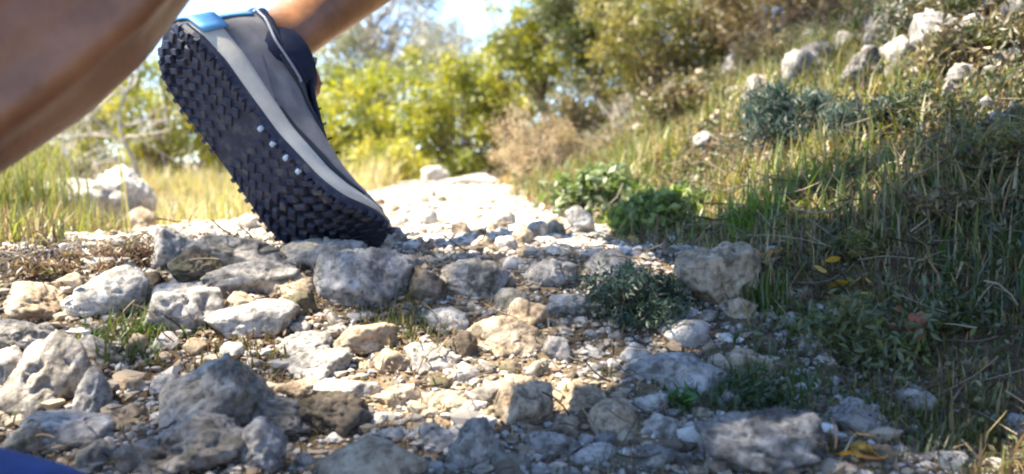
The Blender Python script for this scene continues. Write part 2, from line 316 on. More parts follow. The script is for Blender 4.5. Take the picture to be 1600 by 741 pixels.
M_ = [  # cx, cy, w, h, palette, label, options
 # ridge under and beside the shoe
 (318,421,88,66,'b','brownish grey block leaning at the left end of the shaded ridge below the shoe heel',dict(rough=1.2)),
 (376,400,165,62,'g','long grey rock forming the crest of the ridge left of the shoe toe',dict(pit=.6)),
 (505,408,170,58,'g','pitted grey rock with dark holes directly under the toe of the stepping shoe',dict(pit=1.0,lift=.002)),
 (395,432,190,60,'s','bluish sloping slab under the crest, running down toward the grey boulder by moss',dict(tilt=-14)),
 (565,440,150,88,'s','large bluish grey blocky rock just below right of the shoe toe',dict(pit=.3)),
 (625,432,66,62,'g','small wedge rock at the right end of the block below the shoe toe, dark underside',{}),
 (666,446,80,58,'b','brownish rock of the ridge between the blocky rock and the knobbly one',dict(rough=1.3)),
 (742,436,110,62,'g','knobbly grey brown rock on the ridge in front of the sunlit path',dict(pit=.8)),
 (300,455,120,40,'s','low grey shelf behind the boulder beside the mossy patch',{}),
 (281,486,132,76,'s','grey boulder with striped top and a dark left edge above the mossy patch',dict(tilt=-7)),
 (402,498,140,70,'p','smooth pale sunlit stone sloping up to the right, the egg-like one with dark underside',dict(tilt=-24,rough=.35,facets=5)),
 (445,450,92,40,'t','yellowish sunlit stone behind the smooth pale sloping stone',dict(tilt=-6,rough=.6)),
 (376,476,44,40,'t','small yellow-lit stone touching the upper left of the smooth pale stone',dict(rough=.6)),
 (468,478,66,56,'b','dark reddish brown lump at the right end of the smooth pale stone',dict(rough=1.4)),
 # left lit boulders
 (276,392,88,70,'p','white sunlit rock at the path edge behind the left end of the ridge',{}),
 (173,416,80,30,'p','flat white stone lying at the foot of the dry brown scrub',dict(flat=.3)),
 (168,464,138,82,'p','big cream sunlit boulder left of the ridge, with rust-coloured pockets',dict(pit=.5)),
 (48,476,120,60,'t','tan sunlit boulder at the left edge beside the big cream one',dict(pit=.3)),
 (110,440,52,30,'t','small tan stone behind the big cream boulder',{}),
 (228,440,46,36,'b','rusty brown stone wedged right of the big cream boulder',{}),
 # left shaded group
 (28,530,96,50,'s','bluish shaded stone at the left edge under the tan boulder',{}),
 (14,578,54,66,'s','bluish stone cut by the left edge beside the large grey rock with the white facet',{}),
 (76,588,136,132,'g','large grey shaded rock with a pale facet near the left edge',dict(facets=8)),
 (146,556,84,54,'g','rounded grey rock on the right shoulder of the large grey rock near the left edge',{}),
 (148,618,50,84,'s','tall narrow grey slab standing next to a dark crevice',dict(tilt=4,facets=6)),
 (257,603,46,38,'p','small rounded pale stone perched left of the peaked boulder',{}),
 (205,605,44,36,'t','small tan stone between the tall narrow slab and the peaked boulder',{}),
 (196,652,80,44,'t','tan stone with chips, below the small rounded pale stone',{}),
 (104,680,146,62,'s','flat bluish slab in front of the large grey rock near the left edge',dict(flat=.3)),
 (46,692,90,56,'t','warm tan stone above the blue shoe toe',{}),
 (150,716,64,52,'g','rough stone just right of the blue shoe toe',{}),
 (335,628,178,118,'g','large peaked grey boulder left of centre in the foreground',dict(facets=10,tilt=5,rough=1.1)),
 (300,704,190,96,'g','lumpy pitted rock at the foot of the peaked boulder',dict(pit=1.0)),
 (402,700,84,96,'s','bluish knob of rock right of the lumpy pitted rock',dict(pit=.8)),
 (436,655,120,66,'g','cracked grey rock between the peaked boulder and the mossy hump',{}),
 (214,712,70,60,'g','grey stone left of the lumpy pitted rock at the bottom',dict(pit=.6)),
 # centre
 (476,540,88,44,'s','small bluish rock under the dark side of the smooth pale stone',{}),
 (498,576,108,54,'s','bluish flat topped rock with a sharp shadow line, left of the sunlit patch',dict(flat=.3)),
 (566,536,110,56,'t','tan brown block behind the bluish flat topped rock',dict(flat=.2)),
 (470,612,90,40,'t','low tan stone in front of the bluish flat topped rock',{}),
 (546,612,112,36,'p','bright white sunlit stone just above the mossy hump',dict(rough=.5)),
 (674,564,88,56,'p','white angular stone in the middle of the sunlit patch',dict(facets=7)),
 (722,582,60,36,'p','small white stone right of the white angular one in the sunlit patch',{}),
 (612,566,56,44,'t','yellowish stone left of the white angular stone in the sunlit patch',dict(rough=1.2)),  # tan stone stands in for ground lit yellow by the sun
 (622,622,90,38,'t','low sandy stone below the sunlit patch',{}),
 (690,502,84,40,'p','pale rounded stone lying in moss above the sunlit patch',{}),
 (792,530,128,64,'t','pinkish tan wedge-shaped rock with a clean broken face, right of the sunlit patch',dict(facets=6,rough=.5,tilt=-10)),
 (722,540,50,48,'b','brown rock tucked against the left side of the pinkish tan wedge',{}),  # brown colour stands in for the shaded side of the wedge
 (516,658,140,80,'b','dark mossy hump with pits, centre foreground',dict(pit=.9)),
 (582,720,176,72,'t','smooth tan rounded rock at the bottom, right of the mossy hump',dict(rough=.35,facets=5)),
 (666,684,96,42,'s','grey slab with black gap beneath, above the smooth tan rock',dict(flat=.2)),
 (745,700,96,86,'g','lumpy grey rock right of the grey slab at the bottom',dict(pit=.6)),
 (700,632,96,44,'t','sandy grey stone above the grey slab with the gap',{}),
 (768,612,90,46,'g','greyish stone between the sunlit patch and the orange tan rock',{}),
 (818,632,92,84,'t','orange tan rock with a pale lower face, in the middle of the trail',dict(facets=8)),
 (856,694,100,50,'s','flat grey stone below the orange tan rock',{}),
 (800,720,70,40,'g','low grey stone at the bottom between the lumpy rock and the flat one',{}),
 # ridge right part
 (862,430,84,50,'s','bluish grey rock at the right end of the ridge by the dark green bush',{}),
 (888,476,80,32,'s','flat topped stone left of the dark green bush',dict(flat=.2)),
 (826,492,62,52,'t','tan rounded stone left of the flat topped one',{}),
 (800,470,54,40,'g','grey stone on the ridge right of the knobbly rock',{}),
 (870,546,42,44,'s','small upright lilac grey block right of the pinkish tan wedge',dict(facets=6,rough=.5)),
 (922,550,50,26,'p','thin white chip lying right of the lilac grey block',{}),
 (958,418,84,50,'g','dark topped rock behind the dark green bush',{}),
 (1116,436,126,98,'t','big brown mottled boulder at the foot of the bank right of the dark green bush',dict(pit=.4,facets=8)),
 (1150,480,60,36,'t','small tan stone at the foot of the big brown boulder',{}),
 (1070,522,74,46,'p','pale square block standing alone below the dark green bush',dict(facets=6,rough=.5,tilt=-3)),
 (1106,538,34,24,'t','small tan stone touching the pale square block',{}),
 (994,556,54,40,'p','pinkish pale stone left of the pale square block',{}),
 (1052,588,170,70,'s','broad bluish slab below the pale square block',dict(flat=.35,tilt=-14)),
 (1160,570,96,48,'t','pinkish tan rock right of the broad bluish slab',{}),
 (1196,540,50,36,'b','brown stone half hidden by grass right of the pinkish tan rock',{}),
 (904,622,96,54,'t','tan rock with ridges, left of the round pale stone',dict(pit=.5)),
 (960,656,80,62,'t','round pale tan stone below the broad bluish slab',dict(rough=.4,facets=5)),
 (886,664,50,40,'t','small sandy stone between the orange tan rock and the round pale stone',{}),
 (1040,668,84,38,'g','low grey stone right of the round pale tan stone',{}),
 (1010,628,66,34,'p','pale stone just above the round pale tan stone',{}),
 (934,712,90,44,'s','bluish rock at the bottom below the round pale tan stone',dict(pit=.5)),
 (1030,716,90,42,'m','speckled stone at the bottom left of the conglomerate rock',dict(pit=.4)),
 (1196,696,212,112,'m','large speckled conglomerate rock at the bottom right of the trail',dict(pit=1.0,facets=8)),
 (1337,656,100,58,'s','angular pale blue-grey stone right of the conglomerate rock',dict(facets=6,rough=.6)),
 (1424,630,74,50,'g','grey stone beside the angular pale blue-grey one, near the reddish leaves',{}),
 (1240,506,54,38,'g','upper one of two grey stones in the grass of the bank foot',{}),
 (1264,538,54,40,'s','lower paler one of two grey stones in the grass of the bank foot',{}),
 (1216,604,60,30,'g','flat grey stone in grass above the conglomerate rock',{}),
 (1590,668,46,46,'s','pale stone cut by the right edge near the bottom',{}),
 (1372,712,70,34,'b','dark stone below the angular pale blue-grey stone',{}),
 (1480,722,70,34,'g','grey stone near the bottom right beside the yellow leaf',{}),
 (1552,728,60,30,'p','pale stone in the bottom right corner',{}),
 # trail edge and bank
 (905,346,44,38,'p','white pointed stone at the foot of the leafy green herbs beside the path',{}),
 (1551,357,44,24,'g','small grey stone showing in the bank grass near the right edge',{}),
 # path end
 (680,278,42,30,'p','white upright stone at the far end of the path',dict(Y=4.3)),
 (732,288,86,22,'p','long low white stone right of the upright one at the path end',dict(Y=4.1)),
 (640,292,50,14,'p','flat white stone left of the upright one at the path end',dict(Y=4.1)),
 (106,338,176,88,'p','largest sunlit white boulder beyond the dry scrub at left',dict(Y=2.2,pit=.4)),
 (196,312,80,84,'p','sunlit white boulder right beside the largest one beyond the scrub',dict(Y=2.35,pit=.3)),
 (86,392,60,50,'p','white stone in the scrub below the largest white boulder',dict(Y=1.75)),
 (226,352,56,44,'t','cream stone in the grass right of the white boulders',dict(Y=2.1)),
]
for cx, cy, w, h, pal, lab, op in M_: add_rock(cx, cy, w, h, pal, lab, **op)
BK = [  # outcrop in the upper bank
 (1267,66,40,34,'g','small grey rock highest left in the bank outcrop'),
 (1290,98,76,42,'p','pale rock behind the top of the blue-green bush'),
 (1256,116,58,58,'s','bluish rock rising left out of the blue-green bush'),
 (1352,122,66,64,'p','rounded pale rock right above the blue-green bush'),
 (1388,60,66,70,'p','largest pale rock in the middle of the bank outcrop'),
 (1408,92,50,46,'s','shaded rock below the largest pale outcrop rock'),
 (1330,70,40,28,'g','flat grey rock left of the largest pale outcrop rock'),
 (1462,66,62,70,'s','bluish grey rock right of the largest pale outcrop rock'),
 (1448,24,44,42,'g','grey rock at the top of the bank outcrop'),
 (1494,20,54,40,'g','lichen-covered rock at the top edge, right part of the outcrop'),
 (1502,124,48,34,'s','lone bluish stone right of and below the outcrop'),
 (1588,20,40,36,'p','pale rock in the top right corner'),
 (1143,116,34,44,'p','upright pale rock at the left end of the outcrop'),
 (1150,150,30,24,'g','small grey stone under the upright pale rock'),
 (1092,142,42,50,'t','pinkish rock beside the straw-coloured twigs left of the outcrop'),
 (1182,148,34,44,'g','grey rock between the upright pale rock and the blue-green bush'),
 (1012,128,34,20,'p','pale chip in the bank scrub, farthest left of the bank rocks'),
 (1540,70,36,30,'g','small grey stone in grass right of the bluish outcrop rock'),
]
for cx, cy, w, h, pal, lab in BK:
    P = hit(cx, cy + h * .4); add_rock(cx, cy, w * 1.2, h * 1.15, 'm' if pal == 'p' else pal, lab, group='outcrop rocks in the bank', pit=.5, rough=1.4, facets=6, lift=.0)

BS = [(1330,160,26,20,'g','small grey stone below the rounded pale outcrop rock'),(1425,130,28,22,'s','small bluish stone under the shaded outcrop rock'),(1536,110,26,20,'g','small stone right of the lone bluish one'),
 (1210,80,28,22,'g','small stone between the brown shrubs left of the highest outcrop rock'),(1225,170,24,20,'s','small stone at the left flank of the blue-green bush'),(1120,190,26,20,'t','tan stone in the grass below the upright pale rock'),
 (1075,200,22,16,'g','small grey stone below the pinkish rock of the outcrop'),(1450,190,26,20,'b','brown stone in the grass below the middle of the outcrop'),(1560,200,30,22,'g','grey stone half sunk in the bank near the right edge'),
 (1520,50,34,28,'s','bluish stone between the lichen-covered rock and the right edge'),(1415,20,36,30,'g','grey stone touching the top edge left of the outcrop top'),(1315,40,28,22,'g','grey stone above the flat grey outcrop rock'),
 (1480,250,22,18,'t','tan stone among straw tufts on the bank'),(1000,210,24,16,'p','pale stone in scrub right of the dry blond bush'),(1052,168,22,18,'g','grey stone in the twigs left of the pinkish rock')]
for cx, cy, w, h, pal, lab in BS: add_rock(cx, cy, w, h, pal, lab, group='outcrop rocks in the bank', rough=1.3, facets=6, lift=.012, lvl=4)
rs_ = random.Random(9); k = 0
while k < 46:
    cx, cy = rs_.uniform(1050, 1598), 0; cy = rs_.gauss(118 - (cx - 1180) * .12, 42); w = rs_.uniform(16, 36)
    if cy < 6 or any(abs(cx - q[0]) < (q[2] + w) * .4 and abs(cy - q[1]) < (q[3] + w) * .4 for q in placed): k += .02; continue
    add_rock(cx, cy, w, w * rs_.uniform(.65, 1), rs_.choice('ggs'), 'small grey stone of the broken scatter among the scrub on the upper bank', name='stone', group='broken stones scattered over the upper bank', rough=1.3, facets=6, lvl=3, lift=.016); placed[-1] = placed[-1][:7] + (None,); k += 1
# secondary stones, each beside a described one
side = lambda dx, dy: ('left of' if dx < 0 else 'right of') if abs(dx) > abs(dy) else ('just behind' if dy < 0 else 'in front of')
main = [p for p in placed if p[7]]
CN = {'g': 'grey', 'p': 'pale', 't': 'tan', 'b': 'brown', 's': 'bluish grey', 'm': 'speckled'}
sr = random.Random(42); count = 0; tries = 0; used = {}
def short(l):
    for cut in (' with ', ', ', ' beside ', ' just ', ' directly ', ' left ', ' right ', ' that ', ' in front '):
        if len(l.split()) > 8 and cut in l: l = l.split(cut)[0]
    return ' '.join(l.split()[:9])
while count < 190 and tries < 9000:
    tries += 1
    if sr.random() < .72: px, py = sr.uniform(0, 1290), sr.uniform(452, 738)
    else: px, py = sr.uniform(240, 900), sr.uniform(300, 440)
    if py > 452 and px > 1150 and sr.random() < .6: continue
    P = hit(px, py)
    if py < 452 and not (P[0] < bank_foot(P[1]) and P[0] > -.55): continue
    w = sr.uniform(18, 46) if py > 452 else sr.uniform(14, 34)
    if py < 340: w *= .7
    if any(abs(px - q[0]) < (q[2] * .42 + w * .3) and abs(py - q[1]) < (q[3] * .42 + w * .3) for q in placed): continue
    pal = sr.choice('gggppttbsm' if py > 452 else 'ppppt')
    q = min(main, key=lambda q: (q[0] - px) ** 2 + (q[1] - py) ** 2 * 2)
    sz = 'small' if w > 30 else 'tiny'
    lab = f"{sz} {CN[pal]} stone {side(px - q[0], py - q[1])} the {short(q[7])}"
    lab = ' '.join(lab.split()[:16])
    if lab in used: 
        continue
    used[lab] = 1
    add_rock(px, py, w, w * sr.uniform(.55, .85), pal, lab, name='stone', group='small loose stones between the rocks', lvl=3)
    count += 1

# gravel: a mass nobody could count
def gravel(name, n, xr, yr, keep, size, cols, matl, label, seed=1):
    r = np.random.default_rng(seed); x = r.uniform(*xr, n * 3); y = yr[0] + (yr[1] - yr[0]) * r.random(n * 3) ** 1.5
    k = keep(x, y, r); x, y = x[k][:n], y[k][:n]; n = len(x); z = height(x, y)
    V0, F0 = ico(1); V = np.repeat(V0[None], n, 0)
    V = V * r.uniform(.6, 1.25, (n, len(V0), 1)); s = size * np.exp(np.clip(r.normal(0, .42, n), -1, .9)) * (1 + .12 * y)
    V *= s[:, None, None] * np.stack([r.uniform(.8, 1.4, n), r.uniform(.8, 1.4, n), r.uniform(.45, .8, n)], 1)[:, None]
    V += np.stack([x, y, z + s * .25], 1)[:, None]
    Fa = (F0[None] + (np.arange(n) * len(V0))[:, None, None]).reshape(-1, 3)
    c = np.array(cols)[r.integers(0, len(cols), n)] * r.uniform(.6, 1.2, (n, 1))
    o = mesh_from(name, V.reshape(-1, 3), Fa, matl, False, col=np.repeat(c, len(V0), 0)); tag(o, label, 'gravel', kind='stuff'); return o
grm = bpy.data.materials.new('grit'); t, ns, ls = nt(grm); A = ns.new('ShaderNodeAttribute'); A.attribute_name = 'tint'
ls.new(A.outputs['Color'], ns['Principled BSDF'].inputs['Base Color']); ns['Principled BSDF'].inputs['Roughness'].default_value = .95; ns['Principled BSDF'].inputs['Specular IOR Level'].default_value = .2
gravel('gravel', 26000, (-.75, .6), (.45, 1.15), lambda x, y, r: (x < bank_foot(y) + .02) & (np.abs(x) < .62 * y + .1), .0019,
       [(.30, .27, .23), (.20, .18, .16), (.34, .27, .19), (.14, .10, .07), (.44, .41, .37)], grm, 'fine stone grit and soil crumbs filling the gaps between foreground rocks')
gravel('path_gravel', 12000, (-.9, .5), (1.0, 4.6), lambda x, y, r: (x < bank_foot(y) + .02) & (x > -.62 - .03 * y) & (r.random(len(x)) < .8), .0030,
       [(.62, .58, .51), (.52, .48, .40), (.66, .63, .57), (.42, .34, .23), (.26, .20, .14)], grm, 'pale limestone gravel of the sunlit path beyond the ridge', 2)

# ------------------------------------------------------------------ grass
def pal_pick(r, cols, wts, n, jit=.25):
    c = np.array(cols)[r.choice(len(cols), n, p=np.array(wts) / sum(wts))]
    return c * r.uniform(1 - jit, 1 + jit, (n, 1))
def blades(name, x, y, hgt, wid, cols, wts, label, seed, lean=.45, matl=None, base=None, z=None, parent=None, cat='grass', kind='stuff', clumpcol=None):
    r = np.random.default_rng(seed); n = len(x); z = height(x, y) if z is None else z
    hgt = np.broadcast_to(hgt, (n,)) * r.uniform(.5, 1.25, n); a = r.uniform(0, 2 * np.pi, n); l = np.abs(r.normal(0, lean, n))
    d = np.stack([np.cos(a), np.sin(a), 0 * a], 1); sd = np.stack([-np.sin(a + r.normal(0, .6, n)), np.cos(a), 0 * a], 1)
    P = np.stack([x, y, z - .003], 1); up = np.array([0, 0, 1.])
    w = (wid * r.uniform(.6, 1.3, n))[:, None]
    c1 = P + up * (hgt * .5)[:, None] * np.cos(l * .6)[:, None] + d * (hgt * .5 * np.sin(l * .6))[:, None]
    c2 = c1 + up * (hgt * .5 * np.cos(l * 1.7))[:, None] + d * (hgt * .5 * np.sin(l * 1.7))[:, None]
    V = np.stack([P - sd * w, P + sd * w, c1 + sd * w * .8, c1 - sd * w * .8, c2 + sd * w * .12, c2 - sd * w * .12], 1).reshape(-1, 3)
    b_ = (np.arange(n) * 6)[:, None]
    Fa = np.concatenate([b_ + np.array([0, 1, 2, 3]), b_ + np.array([3, 2, 4, 5])])
    c = pal_pick(r, cols, wts, n)
    if clumpcol is not None:
        q = fbm(np.stack([x * 5, y * 5, 0 * x + seed], 1), 3); m = np.clip(.5 + 1.1 * q, 0, 1)[:, None]
        c = c * (1 - .75 * m) + c * np.array(clumpcol) * .75 * m
    o = mesh_from(name, V, Fa, matl or LEAF, True, col=np.repeat(c, 6, 0), parent=parent)
    if parent is None: tag(o, label, cat, kind=kind)
    return o
def scatter(n, xr, yr, keep, seed, pw=1.0):
    r = np.random.default_rng(seed); x = r.uniform(*xr, n * 4); y = yr[0] + (yr[1] - yr[0]) * r.random(n * 4) ** pw
    k = keep(x, y, r); return x[k][:n], y[k][:n]
nz = lambda x, y, s, o: fbm(np.stack([x * s, y * s, 0 * x + o], 1), 3)
G_GREEN = (.055, .11, .018); G_YG = (.15, .18, .03); G_OLIVE = (.10, .10, .03); G_STRAW = (.33, .25, .12); G_BROWN = (.12, .075, .04); G_BLUE = (.05, .09, .06); G_RED = (.20, .08, .04)
# bank turf
x, y = scatter(64000, (-.1, 2.6), (.55, 4.6), lambda x, y, r: (x > bank_foot(y) + .0 + .05 * nz(x, y, 7, 1)) & (x < .66 * y + .25) & (r.random(len(x)) < .45 + .55 * (nz(x, y, 6, 2) > -.15)), 11, 1.2)
hh = .018 + .011 * y + .016 * nz(x, y, 3, 5)
blades('bank_grass', x, y, np.clip(hh * .62, .010, .05), .0009 + .0005 * y, [G_GREEN, G_YG, G_OLIVE, G_STRAW, G_BROWN, G_BLUE], [1.5, 2.2, 2.8, 4.0, 2.6, .5],
       'dense mixed green and straw grass covering the bank on the right', 12, 1.35, clumpcol=(1.7, 1.3, 1.1))
# dead matted litter on the bank
x, y = scatter(16000, (.0, 2.4), (.5, 3.4), lambda x, y, r: (x > bank_foot(y) - .06) & (x < .66 * y + .2) & (nz(x, y, 4, 8) > -.1), 13, 1.3)
blades('dead_grass', x, y, .032 + .010 * y, .001 + .0004 * y, [G_STRAW, G_BROWN, (.22, .15, .08), (.16, .13, .09)], [2, 3, 2, 2], 'matted dead grass and stalks lying in the bank turf', 14, 2.4, DRY)
# tall yellow grass left of the path
x, y = scatter(12000, (-1.9, -.38), (1.75, 4.6), lambda x, y, r: (x < -.42 - .03 * y + .06 * nz(x, y, 6, 3)) & (nz(x, y, 3, 4) > -.12) & ~((y < 2.9) & (x / y > -.56) & (x / y < -.40)), 15, 1.1)
blades('tall_grass', x, y, (.03 + .020 * y) * (1 + .9 * nz(x, y, 2.2, 40)), .0012 + .0004 * y, [(.34, .31, .09), (.42, .34, .16), (.26, .27, .06), (.48, .41, .25)], [2, 3, 1.5, 3], 'tall yellow-green grass standing in the sun left of the path', 16, .5)
x, y = scatter(6000, (-1.6, -.3), (1.05, 1.9), lambda x, y, r: (x < -.36 * y - .12 + .08 * nz(x, y, 8, 3)) & (nz(x, y, 6, 4) > -.05), 17)
blades('verge_grass', x, y, .055, .0015, [(.15, .17, .04), G_STRAW, (.2, .2, .05), G_BROWN], [3, 3, 2, 2], 'short dry grass on the verge left of the path', 18, .6)
# blades in foreground gaps
x, y = scatter(2600, (-.6, .6), (.5, 1.02), lambda x, y, r: (nz(x, y, 12, 21) > .30) & (x > -.55), 19)
blades('moss', x, y, .012, .0009, [(.06, .075, .02), (.10, .10, .03), (.14, .11, .04)], [3, 2, 1], 'short moss and grass growing in gaps of the foreground rocks', 20, .8)
x, y = scatter(5200, (.16, .95), (.5, 1.15), lambda x, y, r: (x > bank_foot(y) - .11 - .06 * nz(x, y, 9, 7)) & (nz(x, y, 10, 22) > -.1), 23)
blades('low_grass', x, y, .022, .0009, [G_GREEN, G_OLIVE, G_BROWN, (.08, .10, .03)], [3, 3, 2, 2], 'low dark grass creeping down the bank foot onto the stones', 24, .8)

# leafy ground cover among the bank grass
def cover(name, x, y, size, cols, wts, label, seed, up=.02, aspect=.55):
    r = np.random.default_rng(seed); n = len(x); C = np.stack([x, y, height(x, y) + r.random(n) ** 1.5 * up * (1 + .5 * y) + .002], 1)
    V = leaves(C, r, n, size, aspect, up=.5); c = pal_pick(r, cols, wts, n, .35); q = np.clip(.5 + 1.2 * nz(x, y, 6, seed), 0, 1)[:, None]; c = c * (.55 + .75 * q)
    o = mesh_from(name, V, np.arange(n * 4).reshape(-1, 4), LEAF, False, col=np.repeat(c, 4, 0)); tag(o, label, 'ground cover', kind='stuff')
def leaves(C, r, n, size, aspect=.45, droop=0.0, up=0.0):
    d = r.normal(size=(n, 3)); d[:, 2] += up; d /= np.linalg.norm(d, axis=1)[:, None]
    e = r.normal(size=(n, 3)); s = np.cross(d, e); s /= np.linalg.norm(s, axis=1)[:, None] + 1e-9; nn = np.cross(d, s)
    L = (np.broadcast_to(size, (n,)) * r.uniform(.6, 1.3, n))[:, None]; w = L * aspect
    return np.stack([C - d * L * .5, C + s * w * .5 + nn * L * .06, C + d * L * .5, C - s * w * .5 + nn * L * .06], 1).reshape(-1, 3)
x, y = scatter(62000, (.0, 2.6), (.55, 4.4), lambda x, y, r: (x > bank_foot(y) + .01 + .05 * nz(x, y, 7, 1)) & (x < .66 * y + .25) & (nz(x, y, 5, 31) > -.25), 31, 1.2)
cover('bank_foliage', x, y, .0075 + .0022 * y, [(.06, .09, .025), (.10, .13, .03), (.16, .16, .05), (.25, .19, .09), (.09, .06, .035), (.05, .08, .05)], [3, 3, 2, 2, 2, 1.5], 'small-leaved herbs and dry leaves mixed through the bank turf', 32)
x, y = scatter(9000, (.15, 1.0), (.5, 1.15), lambda x, y, r: (x > bank_foot(y) - .10 - .06 * nz(x, y, 9, 7)) & (nz(x, y, 10, 22) > -.2), 33)
cover('creeping_foliage', x, y, .006, [(.05, .075, .02), (.08, .10, .03), (.12, .12, .04), (.10, .065, .035)], [3, 3, 2, 2], 'dark creeping herbs over the soil at the foot of the bank', 34, .012)

x, y = scatter(5200, (-.6, .75), (.5, 1.1), lambda x, y, r: (nz(x, y, 7, 55) > -.05) & (np.abs(x) < .62 * y + .1), 41)
cover('leaf_litter', x, y, .006, [(.20, .13, .07), (.12, .08, .045), (.28, .20, .11), (.09, .06, .035), (.15, .13, .05)], [3, 3, 2, 2, 1], 'dry leaf crumbs and bark bits caught between the foreground stones', 42, .008, .45)
x, y = scatter(3400, (-.6, .6), (.55, 1.05), lambda x, y, r: (nz(x, y, 9, 61) > .12), 43)
blades('dry_grass', x, y, .016, .0007, [G_STRAW, (.22, .17, .08), G_OLIVE, (.10, .12, .03)], [3, 2, 2, 2], 'short dry grass sprouting between the foreground stones', 44, .9)
x, y = scatter(10500, (.0, .75), (1.15, 2.7), lambda x, y, r: (x > bank_foot(y) + .0) & (x < .48 * y) & (nz(x, y, 5, 71) > -.15), 45)
blades('fresh_grass', x, y, (.034 + .020 * y) * (1 + .5 * nz(x, y, 5, 44)), .0019, [(.12, .17, .035), (.21, .22, .05), (.30, .26, .09), (.12, .12, .035), (.38, .29, .14), (.18, .12, .06)], [2.5, 3, 2.5, 2, 2, 1.5], 'bright fresh leafy grass on the lower bank spilling toward the path', 46, 1.0)

def twigs(name, n, xr, yr, keep, ln, rad, cols, label, seed):
    x, y = scatter(n, xr, yr, keep, seed, 1.2); n = len(x); r = np.random.default_rng(seed); z = height(x, y) + r.uniform(.0, .03, n) * (1 + .4 * y); ps, rs = [], []
    for k in range(n):
        a = r.uniform(0, 6.28); L_ = ln * r.uniform(.4, 1.4) * (1 + .3 * y[k]); d = np.array([math.cos(a), math.sin(a), r.normal(.25, .45)]); d /= np.linalg.norm(d); b_ = r.normal(0, .3, 3)
        q = np.linspace(-.5, .5, 4)[:, None]; ps.append(np.array([x[k], y[k], z[k]]) + d * q * L_ + b_ * (q ** 2) * L_); rs.append(np.full(4, rad * r.uniform(.6, 1.3) * (1 + .3 * y[k])))
    V, Fa = tubes(ps, rs, 3); c = np.repeat(pal_pick(r, cols, [1] * len(cols), n, .3), 12, 0); o = mesh_from(name, V, Fa, DRY, True, col=c); tag(o, label, 'twigs', kind='stuff')
twigs('dead_twigs', 3600, (.1, 2.6), (.6, 4.4), lambda x, y, r: (x > bank_foot(y)) & (x < .66 * y + .25) & (nz(x, y, 3.5, 81) > -.1), .05, .0006, [(.28, .22, .15), (.12, .09, .06), (.35, .30, .22), (.07, .05, .035), (.16, .10, .07)], 'tangled dead twigs and stalks strewn over the bank', 47)
twigs('loose_twigs', 260, (-.55, .5), (.55, 1.05), lambda x, y, r: nz(x, y, 6, 82) > -.1, .022, .0006, [(.16, .12, .08), (.08, .06, .04), (.26, .2, .13)], 'thin broken twigs lying among the foreground stones', 48)
gravel('rubble', 2600, (-.7, .55), (.45, 1.12), lambda x, y, r: (x < bank_foot(y) + .03) & (np.abs(x) < .62 * y + .1) & (nz(x, y, 9, 91) > -.3), .0042,
       [(.34, .31, .27), (.24, .22, .20), (.40, .33, .24), (.18, .14, .10), (.50, .47, .42), (.30, .24, .17)], grm, 'broken angular limestone chips packed between the larger foreground rocks', 5)

x, y = scatter(9000, (.2, .95), (.6, 1.5), lambda x, y, r: (x > bank_foot(y) - .03) & (nz(x, y, 6, 101) > -.3), 49)
blades('straw_grass', x, y, .030, .0011, [(.34, .29, .13), (.22, .22, .06), (.14, .16, .04), (.42, .33, .18), (.24, .16, .08)], [3, 3, 3, 2, 2], 'olive and straw coloured grass thatch on the lower bank', 50, 1.3)
x, y = scatter(9000, (.2, .95), (.6, 1.5), lambda x, y, r: (x > bank_foot(y) - .03) & (nz(x, y, 7, 102) > -.2), 51)
cover('lower_foliage', x, y, .008, [(.12, .13, .04), (.22, .17, .08), (.08, .10, .03), (.30, .22, .11)], [3, 2, 3, 1], 'small olive leaves and straw bits on the lower bank', 52, .012)

# individual tufts
def tuft(px, py, n, hgt, spread, cols, wts, label, cat='grass tuft', Y=None, name='grass_tuft', lean=.8, wid=.0011, seed=0, matl=None):
    P = hit(px, py) if Y is None else at(px, py, Y); gz = h1(P[0], P[1])
    r = np.random.default_rng(seed + 900); x = P[0] + r.normal(0, spread, n); y = P[1] + r.normal(0, spread, n)
    root = empty(name, (0, 0, 0)); root.location = (P[0], P[1], gz)
    o = blades('blades', x - P[0], y - P[1], hgt, wid, cols, wts, '', seed + 901, lean, matl, z=height(x, y) - gz, parent=root)
    o.parent = None; nm = o; bpy.data.objects.remove(root); nm.name = name; nm.location = (P[0], P[1], gz)
    tag(nm, label, cat, 'grass tufts', kind='thing'); return nm
tuft(205, 532, 420, .026, .022, [G_GREEN, G_OLIVE, (.1, .13, .03)], [3, 3, 2], 'green mossy tuft between the striped grey boulder and the large grey rock', seed=1)
tuft(640, 512, 300, .018, .02, [(.08, .1, .025), G_OLIVE, G_STRAW], [3, 3, 1], 'low mossy tuft around the pale rounded stone', seed=2)
tuft(22, 420, 700, .17, .06, [(.14, .17, .04), (.22, .23, .06), (.32, .28, .12)], [3, 3, 2], 'tall green tuft at the left edge of the picture', Y=1.7, seed=3, lean=.25, wid=.002)
tuft(1175, 470, 220, .05, .02, [G_GREEN, G_YG, G_STRAW], [3, 2, 1], 'grass tuft leaning over the big brown boulder', seed=4)
tuft(1210, 612, 200, .03, .025, [G_GREEN, G_OLIVE], [3, 2], 'dark tuft above the conglomerate rock', seed=5)
tuft(1460, 672, 420, .022, .03, [(.16, .16, .03), (.12, .14, .03), G_STRAW], [3, 3, 1], 'yellowish mossy tuft in the bottom right beside the grey stone', seed=6)
tuft(1540, 690, 300, .022, .03, [(.16, .16, .03), (.2, .16, .04), G_BROWN], [3, 3, 1], 'yellow-brown mossy tuft above the bottom right corner', seed=7)
tuft(1560, 430, 320, .045, .04, [(.04, .08, .02), G_GREEN], [3, 2], 'dark green tuft at the right edge of the bank', seed=8)
tuft(1180, 360, 260, .055, .035, [(.09, .16, .02), (.14, .2, .03)], [3, 2], 'bright fresh green tuft above the big brown boulder', seed=9, wid=.0017)
